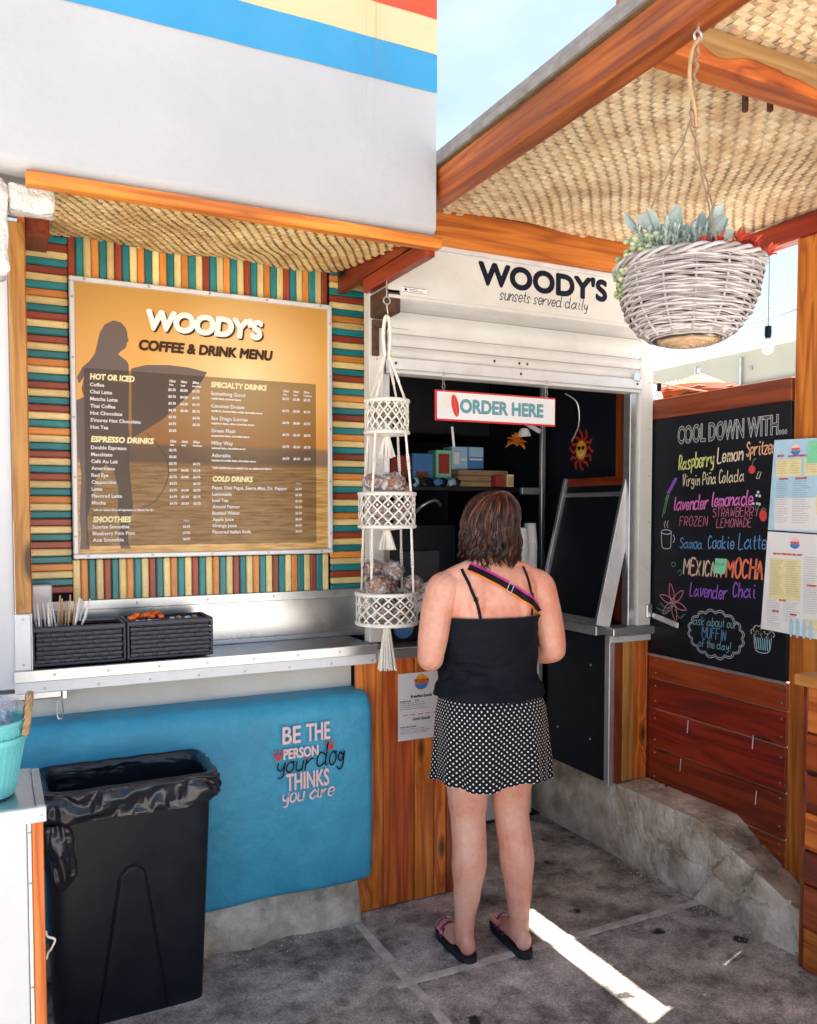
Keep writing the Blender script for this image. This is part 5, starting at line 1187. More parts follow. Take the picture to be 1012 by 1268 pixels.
# ------------------------------------------------------------ bin with liner
bn = empty('rubbish_bin', (.35, 2.72, 0), label='tall slim black plastic bin in front of the blue bulge', cat='bin')
def binp(u, v, off=0, z0=0.0, z1=.735):
    """rounded rectangle, widening upwards; u round, v up"""
    hx = .222+.020*v+off; hy = .098+.040*v+off; a = 2*PI*u
    n4 = 9.0; cx, sy_ = math.cos(a), math.sin(a); k = (abs(cx)**n4+abs(sy_)**n4)**(-1/n4)
    return V((.352+hx*cx*k, 2.745-.030*v+hy*sy_*k, z0+(z1-z0)*v))
def binwall(u, v):
    p = binp(u, v)
    # recessed tall arch on the front
    fx = abs(p.x-.352); lim = .10-.075*(v/.68) if v < .68 else -1
    if p.y < 2.68 and v < .70:
        wv = .105-.072*(v/.66); 
        dd = abs(fx-wv) if v < .60 else abs(math.hypot(fx/.0395, (v-.60)*.735/.05)-1)*.042
        p.y += .005*math.exp(-(dd/.0035)**2)
    return p
bb_ = obj('bin_body', MB().grid(binwall, 520, 110, True).add([binp(i/40, 0, 0) for i in range(40)], [range(40)]), 'black_plastic', bn, smooth=False)
rimm = MB().grid(lambda u, v: binp(u, 1, .004+.012*math.sin(v*PI), .0, .735+0)+UZ*(-.035+.05*v), 120, 5, True); obj('rim', rimm, 'black_plastic', bb_, smooth=True)
ln_ = empty('bin_liner', (.35, 2.72, .5), label='shiny black bin liner folded over the bin rim with a hanging knot', cat='bin bag')
def liner(u, v):
    # from inside depth, up over the rim, down the outside in loose folds
    cx_, sy_ = math.cos(2*PI*u), math.sin(2*PI*u)
    wr = mnoise.noise(V((cx_*5, sy_*5, v*2.2))); rid = 1-abs(mnoise.noise(V((cx_*11, sy_*11, v*1.6+2))))*2
    if v < .42:
        k = v/.42; p = binp(u, .55+.45*k, -.012-.010*(1-k)-.010*abs(wr)); p.z = .36+.390*k
    elif v < .52:
        k = (v-.42)/.10; p = binp(u, 1, -.012+.034*k); p.z = .750+.009*math.sin(k*PI)+.003*wr
    else:
        k = (v-.52)/.48; fold = .006*math.sin(k*7+wr*5+cx_*6)+.005*max(0, rid)*math.sin(k*PI)
        p = binp(u, 1, .022+.004*k+fold-.010*k*k); p.z = .750-(.085+.022*mnoise.noise(V((cx_*2.2, sy_*2.2, 3))))*k
    return p
obj('bag_sheet', MB().grid(liner, 360, 80, True), 'bin_liner', ln_, smooth=True)
def knot(u, v):
    a = 2*PI*u; R = .030+.020*math.sin(v*PI)*(1+.5*math.sin(3*a)); R *= (1-.35*v if v < .8 else .72*(1-(v-.8)*4.2))
    w_ = mnoise.noise(V((math.cos(a)*2, math.sin(a)*2, v*3)))
    return V((.135+(R+.012*w_)*math.cos(a)+.02*v, 2.590+(R*.55+.008*w_)*math.sin(a)-.01, .665-.20*v))
obj('hanging_end', MB().grid(knot, 60, 40, True), 'bin_liner', ln_, smooth=True)
mk = MB()
for x, z in ((.318, .588), (.339, .572)): mk.blob((x, 2.603+.03*(.60-z)*0, z), (.006, .0015, .022), int(x*1000), .5, 2)
obj('dried_drip', mk, 'resin_weave', bb_)

# ------------------------------------------------------------ left counter with bucket
lc = empty('side_counter', (-.3, 2.3, 0), label='metal topped white counter at the lower left edge', cat='counter')
B('top_sheet', -1.2, .070, 2.105, 2.44, .868, .880, 'steel_sheet', lc, c=.002); B('top_edge', -1.2, .092, 2.088, 2.104, .848, .884, 'alu_white', lc, c=.002); B('top_edge', .0705, .090, 2.1045, 2.42, .850, .883, 'alu', lc, c=.002)
B('side_board', .060, .086, 2.112, 2.40, .02, .849, 'redwood_z', lc, c=.002)
B('front_panel', -1.2, .050, 2.118, 2.14, .02, .846, 'white_panel', lc, c=.002); B('corner_strip', .0515, .0595, 2.108, 2.13, .02, .846, 'alu_white', lc, c=.001)
rivets('screws', [(.082, 2.0878, .865), (-.02, 2.0878, .865)]+[(.0555, 2.1078, z) for z in (.2, .45, .7, .82)], 'y', lc, .0035)
gh = MB().tube(smoothp([V((.088, 2.15, .56)), V((.092, 2.15, .545)), V((.108, 2.15, .535)), V((.100, 2.15, .515)), V((.092, 2.15, .505)), V((.088, 2.15, .49))], 4), .0028, 6); obj('bag_hook', gh, 'cord_white', lc, smooth=True)
bk = empty('teal_bucket', (-.035, 2.22, .881), label='pale teal ribbed bucket with a rope handle on the left counter', cat='bucket')
bkc = (-.045, 2.24)
obj('bucket_body', MB().lathe((bkc[0], bkc[1], 0), [(.001, .884), (.072, .884), (.074, .886)]+[(.074+.030*i/14, .886+.175*i/14) for i in range(15)]+[(.108, 1.062), (.109, 1.068), (.103, 1.070), (.101, 1.060), (.075, .90), (.001, .895)], 40), 'teal_bucket', bk, smooth=True)
mb = MB()
for k in range(40):
    a = 2*PI*k/40; mb.tube([(bkc[0]+(.0745+.030*t)*math.cos(a), bkc[1]+(.0745+.030*t)*math.sin(a), .888+.16*t) for t in (0, .5, 1)], .0016, 4)
obj('ribs', mb, 'teal_bucket', bk, kind='stuff'); obj('band', MB().lathe((bkc[0], bkc[1], 0), [(.103, 1.015), (.105, 1.02), (.1045, 1.03)], 40), 'teal_bucket', bk)
for s_ in (1, -1):
    c = V((bkc[0]+.098*s_, bkc[1]-.03, 1.045)); pts = [c+V((-.028*s_*0, -.03, -.01)), c+V((.006*s_, -.034, .035)), c+V((.012*s_, -.01, .075)), c+V((.012*s_, .02, .078)), c+V((.006*s_, .04, .04)), c+V((0, .04, -.005))]
    pts = smoothp(pts, 6); mb = MB()
    for q in range(3):
        mb.tube([p+V((.0045*math.cos(i*.9+q*2.09), .0045*math.sin(i*.9+q*2.09), 0)) for i, p in enumerate(pts)], .0050, 6)
    obj('rope_handle', mb, 'rope', bk, smooth=True)
obj('plastic_bag', MB().blob((bkc[0], bkc[1], 1.075), (.082, .082, .062), 4, .55, 3, 3), 'clear_bag', label='crumpled clear plastic bag stuffed in the teal bucket', cat='plastic bag')

# ------------------------------------------------------------ laminated menus on the right post
lm = empty('laminated_menu', (2.67, 2.1, 1.11), label='laminated two sheet food menu hanging over the right post', cat='menu')
XM = 2.668
def lmy(z): return 2.247+(1.841-z)*.065
for z0, z1, mt in ((1.498, 1.841, 'sky_print'), (1.112, 1.492, 'paper_white')):
    mb = MB().add([(XM+dx, y, z) for dx in (0, .003) for y, z in ((lmy(z0), z0), (1.90, z0-.012), (1.90, z1-.012), (lmy(z1), z1))], [(0, 1, 2, 3), (4, 7, 6, 5), (0, 4, 5, 1), (1, 5, 6, 2), (2, 6, 7, 3), (3, 7, 4, 0)]); obj('menu_sheet', mb, mt, lm)
XM -= .0015
def rect(name, y0, y1, z0, z1, mt, d=0): return obj(name, MB().add([(XM-d, y0, z0), (XM-d, y1, z0), (XM-d, y1, z1), (XM-d, y0, z1)], [(0, 1, 2, 3)]), mt, lm)
rect('fade_print', 2.24, 1.905, 1.50, 1.62, 'paper_white'); rect('yellow_block', 2.235, 2.125, 1.700, 1.765, 'menu_yellow', .0005); rect('yellow_block', 2.112, 1.95, 1.700, 1.765, 'menu_yellow', .0005); rect('yellow_block', 2.06, 1.95, 1.56, 1.63, 'menu_yellow', .0005)
rect('yellow_block', 2.256, 2.118, 1.235, 1.39, 'menu_yellow', .0005); rect('yellow_block', 2.09, 2.01, 1.135, 1.175, 'menu_yellow', .0005)
for zc in (1.800, 1.452):
    m = MB(); disc(m, (XM-.001, 2.150 if zc > 1.6 else 2.145, zc), RY, UZ, .021, n=20); obj('logo_disc', m, 'box_red' if zc < 1 else 'ink_pink', lm)
    m = MB(); yy = 2.150 if zc > 1.6 else 2.145; m.add([(XM-.0013, yy-.021*math.cos(a), zc-.005+.017*math.sin(a)) for a in [PI+PI*i/12 for i in range(13)]], [range(13)]); obj('logo_sea', m, 'box_blue', lm)
    m = MB(); txt(m, "WOODY'S", (XM-.0018, yy, zc-.004), RY, UZ, NX, .008, width=.036, bold=.001, align='CENTER'); obj('logo_lettering', m, 'ink_red', lm)
a = MB(); b_ = MB(); wds = 'two eggs any style with potatoes and toast fresh bacon avocado cheese tomato onion'.split()
def para(y0, y1, z0, z1, stp=.0085):
    z = z1
    while z > z0:
        s = ' '.join(rnd.choice(wds) for _ in range(5)); txt(a, s, (XM-.0012, y0, z), RY, UZ, NX, .0036, width=(y0-y1)*rnd.uniform(.6, 1)); z -= stp
para(2.230, 2.185, 1.705, 1.755); para(2.172, 2.13, 1.705, 1.755); para(2.105, 2.0, 1.705, 1.755)
para(2.235, 2.175, 1.52, 1.68); para(2.16, 2.08, 1.52, 1.68); para(2.25, 2.195, 1.245, 1.38); para(2.18, 2.122, 1.245, 1.38); para(2.105, 2.03, 1.19, 1.40); para(2.265, 2.205, 1.13, 1.225); para(2.19, 2.11, 1.15, 1.225); para(2.02, 1.95, 1.19, 1.40)
for s, y, z, w_ in (('WOODY\'S MENU', 2.185, 1.772, .08), ('BREAKFAST', 2.23, 1.776, .03), ('BURRITOS', 2.22, 1.688, .04), ('SANDWICHES', 2.15, 1.688, .05), ('BEACH SPECIALS ALL DAY', 2.24, 1.405, .13), ('SALADS', 2.21, 1.230, .03), ('KIDS', 2.16, 1.180, .03), ('SIDES', 2.24, 1.185, .03), ('DRINKS', 2.09, 1.295, .04)):
    txt(b_, s, (XM-.0014, y, z), RY, UZ, NX, .0062, width=w_, bold=.0006)
obj('menu_print', a, 'ink_grey', lm); obj('menu_headings', b_, 'ink_red', lm)
m = MB()
for k in range(4): disc(m, (XM-.001, 2.155-.028*k, 1.135), RY, UZ, .009, .038, 10)
obj('bottle_print', m, 'sky_print', lm)
nt_ = obj('sticky_note', MB().add([(XM-.003, 2.100, 1.745), (XM-.005, 2.02, 1.742), (XM-.003, 2.02, 1.822), (XM-.003, 2.094, 1.826)], [(0, 1, 2, 3)]), 'note_green', label='light green sticky note on the upper laminated menu', cat='sticky note')

# ------------------------------------------------------------ right counter
rcn = empty('right_counter', (2.6, 1.6, 0), label='redwood board counter with a sunlit top at the right edge', cat='counter')
B('counter_top', 2.405, 3.3, .4, 1.930, .985, 1.022, 'pine_y', rcn, c=.004)
zz = [.0, .15, .30, .42, .55, .68, .82, .984]
for i in range(7):
    B('board', 2.445-.004*(i % 2), 2.47, .4, 1.905, zz[i]+.004, zz[i+1]-.001, 'redwood_dark_y' if i % 3 else 'redwood_y', rcn, c=.004)
B('corner_board', 2.448, 2.56, 1.9055, 1.925, .004, .983, 'redwood_dark_z', rcn, c=.003)
mb = MB().box(2.56, 3.3, .4, 1.9, .004, .98); obj('counter_core', mb, 'dark_wall', rcn)

# ------------------------------------------------------------ behind the siding: umbrella, far wall, lattice, lights, cables
um = empty('patio_umbrella', (5.55, 5.5, 0), label='orange patio umbrella with red valance vents beyond the chalkboard', cat='umbrella')
def umb(u, v):
    a = 2*PI*u; sc = abs(math.sin(a*4)); r = 1.15*v; return V((5.57+r*math.cos(a), 5.5+r*math.sin(a), 2.63-.42*v**1.25-.03*v*sc))
obj('canopy_cloth', MB().grid(umb, 64, 10, True), 'umbrella_cloth', um)
def umc(u, v):
    a = 2*PI*u; r = .36*v; return V((5.57+r*math.cos(a), 5.5+r*math.sin(a), 2.79-.16*v-.02*v*abs(math.sin(a*4))))
obj('top_vent', MB().grid(umc, 64, 5, True), 'umbrella_cloth', um)
obj('vent_valance', MB().lathe((5.57, 5.5, 0), [(.33, 2.655), (.37, 2.60)], 64), 'umbrella_red', um); obj('pole', MB().tube([(5.57, 5.5, 0), (5.57, 5.5, 2.83)], .02, 8), 'alu', um)
for k in range(8):
    a = 2*PI*k/8; obj('rib', MB().tube([(5.57+r*math.cos(a), 5.5+r*math.sin(a), 2.638-.42*(r/1.15)**1.25) for r in (.1, .5, 1.15)], .006, 4), 'wicker_brown', um)
fw = empty('far_building', (10.2, 10, 0), label='pale cream building wall behind the umbrella', cat='building')
B('wall', 10, 10.4, 2, 16, 0, 3.93, 'far_wall', fw, c=0); B('roof_cap', 9.96, 10.44, 1.96, 16.04, 3.931, 3.98, 'cup_white', fw, c=0); B('ledge', 9.95, 9.995, 2, 16, 3.40, 3.44, 'far_wall', fw, c=0)
B('vent_hole', 9.985, 9.998, 8.83, 8.88, 3.64, 3.70, 'ink_grey', fw, c=0)
for y in (9.0, 9.9, 11.2): B('conduit', 9.95, 9.985, y, y+.03, 3.45, 3.85, 'alu', fw, c=0)
lt_ = empty('lattice_screen', (7, 7.6, 0), label='white lattice screen left of the orange umbrella', cat='lattice'); mb = MB()
for k in range(0, 18):
    for s_ in (1, -1):
        y0 = 7.4+k*.10*.7; h_ = .35; mb.tube([(7.2, y0, 2.75), (7.2, y0+s_*h_, 2.75+h_)], .013, 4)
o = obj('lattice_slats', mb, 'cup_white', lt_, kind='stuff')
# keep lattice inside its own frame

def cable(a, b, sag, r, lab, mat='ink_grey'):
    pts = [V(a)+(V(b)-V(a))*t-UZ*sag*4*t*(1-t) for t in [i/24 for i in range(25)]]; return obj('cable', MB().tube(pts, r, 5), mat, label=lab, cat='cable'), pts
cable((4.0, 5, 2.96), (6.6, 5, 3.48), .06, .006, 'upper thin overhead cable crossing the sky right of the basket'); cable((4.0, 5, 2.86), (6.6, 5, 3.46), .12, .007, 'lower sagging overhead cable crossing the sky right of the basket')
c_, pts = cable((3.9, 4.8, 2.60), (6.6, 4.8, 2.62), .12, .007, 'string light cable running over the orange umbrella', 'twine')
def bulb(x, y, z, i, lab):
    e = empty('string_bulb', (x, y, z), label=lab, cat='light bulb', group='clear bulbs on the string lights')
    obj('socket', MB().lathe((x, y, z), [(.001, .06), (.016, .058), (.017, .02), (.014, .0)], 10), 'ink_black', e); obj('glass', MB().lathe((x, y, z), [(.014, .0), (.022, -.02), (.030, -.045), (.024, -.07), (.001, -.08)], 12), 'glass_bulb', e, smooth=True)
for i, (k, lab) in enumerate(((5, 'clear string bulb nearest the shutter jamb'), (10, 'clear string bulb above the left of the umbrella'), (16, 'clear string bulb right of the umbrella top'))): p = pts[k]; bulb(p.x, p.y, p.z-.06, i, lab)
bulb(3.42, 2.93, 2.42, 5, 'clear bulb hanging under the basket against the sky'); cable((3.42, 2.93, 2.48), (3.42, 2.93, 3.2), 0, .003, 'thin drop wire of the bulb behind the basket')
up_ = empty('timber_pole', (6.8, 8, 0), label='weathered timber pole rising behind the canopy edge', cat='pole')
obj('pole_shaft', MB().tube([(6.68, 8, 6.2), (6.95, 8, 8.4)], .13, 10), 'redwood_z', up_); obj('pole_band', MB().ring((6.81, 8, 7.33), .135, .02, 20, 5), 'rusty', up_)
obj('pole_base', MB().tube([(6.5, 8, 0), (6.679, 8, 6.19)], .13, 10), 'redwood_z', up_)

# ------------------------------------------------------------ inside the kiosk
ki = empty('kiosk_interior', (2.1, 4, 0), label='dark blue interior walls of the kiosk behind the window', cat='room')
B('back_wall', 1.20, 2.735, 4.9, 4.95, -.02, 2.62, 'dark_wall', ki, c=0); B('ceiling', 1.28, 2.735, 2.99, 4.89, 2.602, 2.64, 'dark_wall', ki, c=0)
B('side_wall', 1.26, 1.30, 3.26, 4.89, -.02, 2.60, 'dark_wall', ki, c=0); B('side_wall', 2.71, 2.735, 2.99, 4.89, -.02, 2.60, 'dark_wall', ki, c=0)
B('side_post', 2.60, 2.66, 3.02, 3.08, 1.05, 2.56, 'redwood_dark_z', ki, c=.004); B('side_post', 2.672, 2.70, 3.0, 3.05, 1.05, 2.56, 'pine_z', ki, c=.004)
B('inner_floor', 1.30, 2.70, 3.52, 4.88, .002, .01, 'dark_shelf', ki, c=0)
sh_ = empty('wall_shelf', (2.3, 4.1, 1.68), label='black wall shelf of boxes inside the kiosk', cat='shelf'); B('shelf_board', 1.75, 2.90-.2, 4.0, 4.3, 1.682, 1.704, 'dark_shelf', sh_, c=.002)
sp = empty('aluminium_upright', (2.62, 3.7, 1.0), label='aluminium upright with a short bracket inside the kiosk', cat='upright'); B('upright', 2.625, 2.650, 3.70, 3.725, 1.0, 2.55, 'alu', sp, c=.002); B('bracket', 2.50, 2.624, 3.70, 3.725, 1.66, 1.695, 'alu', sp, c=.002)
def carton(x0, x1, z0, z1, y, mat, lab, prints=()):
    e = empty('carton', ((x0+x1)/2, y+.04, z0), label=lab, cat='box'); B('carton_body', x0, x1, y, y+.1, z0, z1, mat, e, c=.002)
    for (a0, a1, b0, b1, mt) in prints: w_, h_ = x1-x0, z1-z0; B('print_panel', x0+w_*a0, x0+w_*a1, y-.003, y-.001, z0+h_*b0, z0+h_*b1, mt, e, c=0)
Y0 = 4.0
carton(2.27, 2.37, 1.800, 1.928, 4.05, 'box_sky', 'pale blue carton standing on the brown trays', [(.1, .45, .25, .75, 'paper_white'), (.55, .95, .4, .5, 'paper_white')]); carton(2.372, 2.475, 1.806, 1.930, 4.05, 'box_blue', 'brighter blue carton right of the pale one', [(0.05, .95, .55, .98, 'box_sky'), (.1, .9, .4, .48, 'paper_white')])
carton(2.165, 2.262, 1.706, 1.905, 4.04, 'note_green', 'narrow carton with a dark round print on the shelf', [(.15, .85, .35, .9, 'box_red')]); MATS['note_dark'] = MATS['note_green']
carton(2.03, 2.155, 1.706, 1.885, 4.06, 'box_blue', 'dark blue carton behind the small packets', [(.2, .8, .15, .45, 'muffin')]); carton(1.90, 2.02, 1.706, 1.87, 4.06, 'box_red', 'dark red carton at the left end of the shelf', [(.2, .8, .15, .45, 'muffin')])
for k, (dz, lab) in enumerate(((0, 'lowest brown cardboard tray of the stack'), (.031, 'middle brown cardboard tray of the stack'), (.062, 'topmost brown cardboard tray of the stack'))): B('cardboard_tray', 2.27, 2.595, 3.98, 4.16, 1.706+dz, 1.735+dz, 'cardboard', c=.004, label=lab, cat='tray')
carton(2.555, 2.60, 1.706, 1.775, 3.93, 'ink_cream', 'small cream pack at the right end of the shelf', [(.1, .9, .1, .8, 'straw_wood')]); carton(2.48, 2.545, 1.706, 1.77, 3.93, 'box_red', 'small pink and red snack pack beside the cream pack')
for k in range(9): obj('snack_bag', MB().blob((1.93+.042*k, 3.99-.02*(k % 2), 1.728), (.026, .018, .022), k, .6, 2, 3), ['box_blue', 'ink_navy', 'box_sky', 'dark_shelf', 'paper_white'][k % 5] if k not in (4,) else 'ink_navy', label=['blue snack bag at the front of the kiosk shelf', 'dark snack bag at the front of the kiosk shelf', 'light blue snack bag at the front of the kiosk shelf', 'black snack bag at the front of the kiosk shelf', 'white snack bag at the front of the kiosk shelf'][k % 5] if k != 4 else 'dark snack bag at the front of the kiosk shelf', cat='snack bag', group='snack bags on the shelf')
# cups
def cups(x, y, z0, n, lab):
    e = empty('cup_stack', (x, y, z0), label=lab, cat='cup stack')
    pr = []
    for k in range(n): z = k*.011; pr += [(.036, z), (.0385, z+.0095), (.0395, z+.0105), (.037, z+.011)]
    top = n*.011; obj('cup_rims', MB().lathe((x, y, z0), pr, 20), 'cup_white', e); obj('top_cup', MB().lathe((x, y, z0+top), [(.037, 0), (.030, .10), (.028, .102), (.001, .102)], 20), 'cup_white', e, smooth=True)
cups(2.375, 3.52, 1.0, 35, 'left stack of white paper cups inside the window'); cups(2.455, 3.56, 1.0, 37, 'taller right stack of white paper cups inside the window')
# sun decoration on the side wall, flower lamp, monitor and bits
sn = empty('sun_decal', (2.70, 3.45, 1.80), label='smiling yellow sun decal with sunglasses and red rays on the dark wall', cat='decal'); XS = 2.706
m = MB(); cy, cz = 3.47, 1.885; disc(m, (XS, cy, cz), RY, UZ, .043, .050, 24); obj('sun_face', m, 'sun_yellow', sn); m = MB()
for k in range(12):
    a = 2*PI*k/12; ribbon(m, smoothp([V((XS, cy-(.045+.016*j)*math.cos(a+.16*math.sin(j*1.7+k)), cz+(.052+.017*j)*math.sin(a+.16*math.sin(j*1.7+k)))) for j in range(4)], 4), NX, .013)
obj('sun_rays', m, 'sun_red', sn); m = MB(); disc(m, (XS-.001, cy+.017, cz+.010), RY, UZ, .014, .010); disc(m, (XS-.001, cy-.017, cz+.010), RY, UZ, .014, .010); ribbon(m, [V((XS-.001, cy+.04, cz+.014)), V((XS-.001, cy-.04, cz+.014))], NX, .003); obj('sunglasses', m, 'ink_black', sn)
m = MB(); ribbon(m, smoothp([V((XS-.001, cy+.022, cz-.014)), V((XS-.001, cy, cz-.030)), V((XS-.001, cy-.022, cz-.014))], 5), NX, .008); obj('smile', m, 'paper_white', sn)
fl_ = empty('flower_lantern', (2.45, 3.7, 1.9), label='amber metal lotus lantern hanging inside the kiosk', cat='lantern'); mb = MB()
for k in range(18):
    a = k*2.4; el = -.5+k*.11; leaf(mb, (2.46, 3.7, 1.925), V((math.cos(a)*math.cos(el), math.sin(a)*math.cos(el), math.sin(el))), UZ, .062, .020, .5)
obj('petals', mb, 'amber', fl_); obj('cord', MB().tube([(2.46, 3.7, 1.95), (2.46, 3.7, 2.6)], .002, 4), 'ink_black', fl_)
mn = empty('till_screen', (1.60, 3.22, 1.04), label='black till screen on the counter behind the muffins', cat='screen'); mb = MB().box(1.42, 1.78, 3.28, 3.30, 1.13, 1.40, .006); obj('screen', mb, 'black_plastic', mn); B('stand', 1.57, 1.63, 3.26, 3.32, 1.036, 1.13, 'black_plastic', mn, c=.004)
pp = empty('order_paper', (1.58, 3.06, 1.04), label='handwritten white paper propped on the counter', cat='paper'); mb = MB().box(1.525, 1.640, 3.075, 3.078, 1.155, 1.265, 0).rot('Y', -.25, (1.58, 3.07, 1.2)); obj('sheet', mb, 'paper_white', pp)
t_ = MB(); hand(t_, 'TIPS', (1.55, 3.0735, 1.215), V((.97, 0, .24)), V((-.24, 0, .97)), NY, .018, .06, weight=.13); hand(t_, 'thank you', (1.545, 3.0735, 1.188), V((.97, 0, .24)), V((-.24, 0, .97)), NY, .014, .075, weight=.12); obj('pen_lettering', t_, 'ink_black', pp)
mg = empty('counter_poster', (1.50, 3.0, 1.04), label='black counter poster with a red and blue round emblem', cat='poster'); B('poster_sheet', 1.385, 1.70, 3.05, 3.056, 1.036, 1.15, 'black_board', mg, c=.002)
m = MB(); disc(m, (1.485, 3.049, 1.094), RX, UZ, .045, .045, 24); obj('emblem_red', m, 'ink_red', mg); m = MB(); m.add([(1.485+.045*math.cos(a), 3.0485, 1.094+.045*math.sin(a)) for a in [PI+PI*i/14 for i in range(15)]], [range(15)]); obj('emblem_blue', m, 'box_blue', mg)
t_ = MB(); txt(t_, "WOODY'S", (1.485, 3.048, 1.094), RX, UZ, NY, .018, width=.08, bold=.0015, align='CENTER'); txt(t_, 'WE', (1.60, 3.048, 1.105), RX, UZ, NY, .02, bold=.001, shear=.1); obj('poster_lettering', t_, 'menu_yellow', mg)
st_ = empty('coffee_machine', (1.85, 4.2, 1.0), label='dark espresso machine with chrome pipe behind the woman', cat='coffee machine'); B('body', 1.70, 2.35, 4.1, 4.5, 1.0, 1.52, 'black_plastic', st_, c=.03); B('side_tube', 1.78, 1.81, 4.04, 4.08, 1.02, 1.54, 'alu', st_, c=.008)
obj('steam_pipe', MB().tube(smoothp([V((2.02, 4.05, 1.54)), V((2.06, 4.0, 1.60)), V((2.14, 4.0, 1.63)), V((2.2, 4.05, 1.60))], 5), .010, 8), 'alu', st_, smooth=True); B('drip_tray', 1.83, 2.0, 4.0, 4.09, 1.30, 1.33, 'alu', st_, c=.006)
for k, (cm_, lab) in enumerate((('ink_brown', 'dark syrup bottle next to the steam pipe'), ('muffin', 'brown syrup bottle second from the steam pipe'), ('box_blue', 'blue labelled bottle on top of the coffee machine'), ('ink_brown', 'dark bottle at the left of the machine top'), ('amber', 'amber syrup bottle on the machine top'))):
    e = empty('syrup_bottle', (1.76+.055*k, 4.3, 1.521), label=lab, cat='bottle', group='syrup bottles on the coffee machine')
    obj('glass_body', MB().lathe((1.76+.055*k, 4.3, 1.521), [(.001, 0), (.022, .0), (.022, .10), (.010, .13), (.009, .155), (.001, .156)], 14), cm_, e, smooth=True); obj('bottle_label', MB().lathe((1.76+.055*k, 4.3, 1.521), [(.0225, .03), (.0225, .08)], 14), 'paper_white' if k % 2 else 'menu_yellow', e, smooth=True)
tq = obj('folded_cloth', MB().blob((1.50, 3.62, 1.46), (.07, .04, .06), 3, .3, 2), 'turquoise', label='turquoise cloth shape deep behind the muffins', cat='cloth', smooth=True)
cg = empty('ceiling_duct', (2.0, 3.6, 2.2), label='pale duct pipes hanging under the dark kiosk ceiling', cat='duct')
obj('duct_pipe', MB().tube([(2.28, 3.6, 2.10), (2.40, 3.4, 1.96)], .012, 8), 'alu_white', cg); obj('duct_pipe', MB().tube([(1.85, 3.3, 1.95), (1.86, 3.3, 1.86)], .006, 6), 'alu_white', cg)
obj('cable_loop', MB().tube(smoothp([V((2.40, 3.2, 2.12)), V((2.47, 3.2, 2.08)), V((2.48, 3.2, 1.98)), V((2.44, 3.2, 1.90))], 5), .003, 6), 'alu', cg); B('light_box', 1.85, 2.2, 4.0, 4.2, 2.36, 2.46, 'cup_white', cg, c=.01)
obj('spot_lamp', MB().lathe((2.34, 3.45, 1.94), [(.001, .04), (.02, .035), (.035, 0), (.03, 0)], 16), 'cup_white', cg)
B('upper_cabinet', 1.45, 2.7, 4.35, 4.88, 2.02, 2.5, 'dark_shelf', c=.01, label='dark upper cabinet under the kiosk ceiling', cat='cabinet')
# ------------------------------------------------------------ the woman at the window
PX, PY, PROT = 1.555, 2.50, math.radians(-7)
PM = Matrix.Translation(V((PX, PY, 0))) @ Matrix.Rotation(PROT, 4, 'Z')
pe = empty('person', (PX, PY, 0), label='woman seen from behind in navy tank top and polka dot skirt at the order window', cat='person')
def loftrings(rings, n=48, e=2.25):
    mb = MB(); vs = []
    for (z, cx, cy, rx, rf, rb) in rings:
        for i in range(n):
            a = 2*PI*i/n; c, s = math.cos(a), math.sin(a); k = (abs(c)**e+abs(s)**e)**(-1/e); vs.append(V((cx+rx*c*k, cy+(rf if s > 0 else rb)*s*k, z)))
    m = len(rings); mb.add(vs, [(i*n+j, i*n+(j+1) % n, (i+1)*n+(j+1) % n, (i+1)*n+j) for i in range(m-1) for j in range(n)]+[tuple(range(n))[::-1], tuple((m-1)*n+j for j in range(n))]); return mb
TORSO = [(.70, 0, -.01, .12, .07, .08), (.74, 0, -.012, .165, .095, .12), (.80, 0, -.012, .188, .11, .135), (.86, 0, -.012, .192, .115, .132), (.92, 0, -.005, .180, .115, .115), (.98, 0, 0, .168, .115, .10), (1.04, 0, 0, .163, .115, .098), (1.10, 0, 0, .166, .12, .104),
         (1.16, 0, 0, .170, .135, .110), (1.22, 0, 0, .172, .140, .115), (1.27, 0, -.002, .176, .12, .113), (1.315, 0, -.008, .176, .09, .100), (1.35, 0, -.014, .150, .065, .080), (1.375, 0, -.018, .112, .05, .062), (1.395, 0, -.018, .078, .045, .052)]
def interp(rows, z):
    if z <= rows[0][0]: return rows[0]
    for a, b in zip(rows, rows[1:]):
        if z <= b[0]:
            t = (z-a[0])/(b[0]-a[0]); t2 = t*t*(3-2*t)*.5+t*.5; return tuple(p+(q-p)*t2 for p, q in zip(a, b))
    return rows[-1]
dense = [interp(TORSO, .70+i*.0125) for i in range(int((1.395-.70)/.0125)+1)]
dense = [(.70+i*.0125,)+d[1:] for i, d in enumerate(dense)]
body = loftrings(dense)
def ctube(pts, rads, k=5, n=16):
    P4 = [V((*p, r)) if False else (V(p), r) for p, r in zip(pts, rads)]; q = [V(p) for p in pts]; out = []; rr = []
    for i in range(len(q)-1):
        a, b, c, d = q[max(i-1, 0)], q[i], q[i+1], q[min(i+2, len(q)-1)]
        for j in range(k): t = j/k; out.append(((2*b)+(c-a)*t+(2*a-5*b+4*c-d)*t*t+(3*b-3*c+d-a)*t**3)/2); s = t*t*(3-2*t); rr.append(rads[i]+(rads[i+1]-rads[i])*s)
    out.append(q[-1]); rr.append(rads[-1])
    mb = MB(); mb.tube(out, rr, n); mb.blob(out[0], rr[0]*.99, 0, 0, 2); mb.blob(out[-1], rr[-1]*.99, 0, 0, 2); return mb
def join(mb): body.add(mb.v, mb.f)
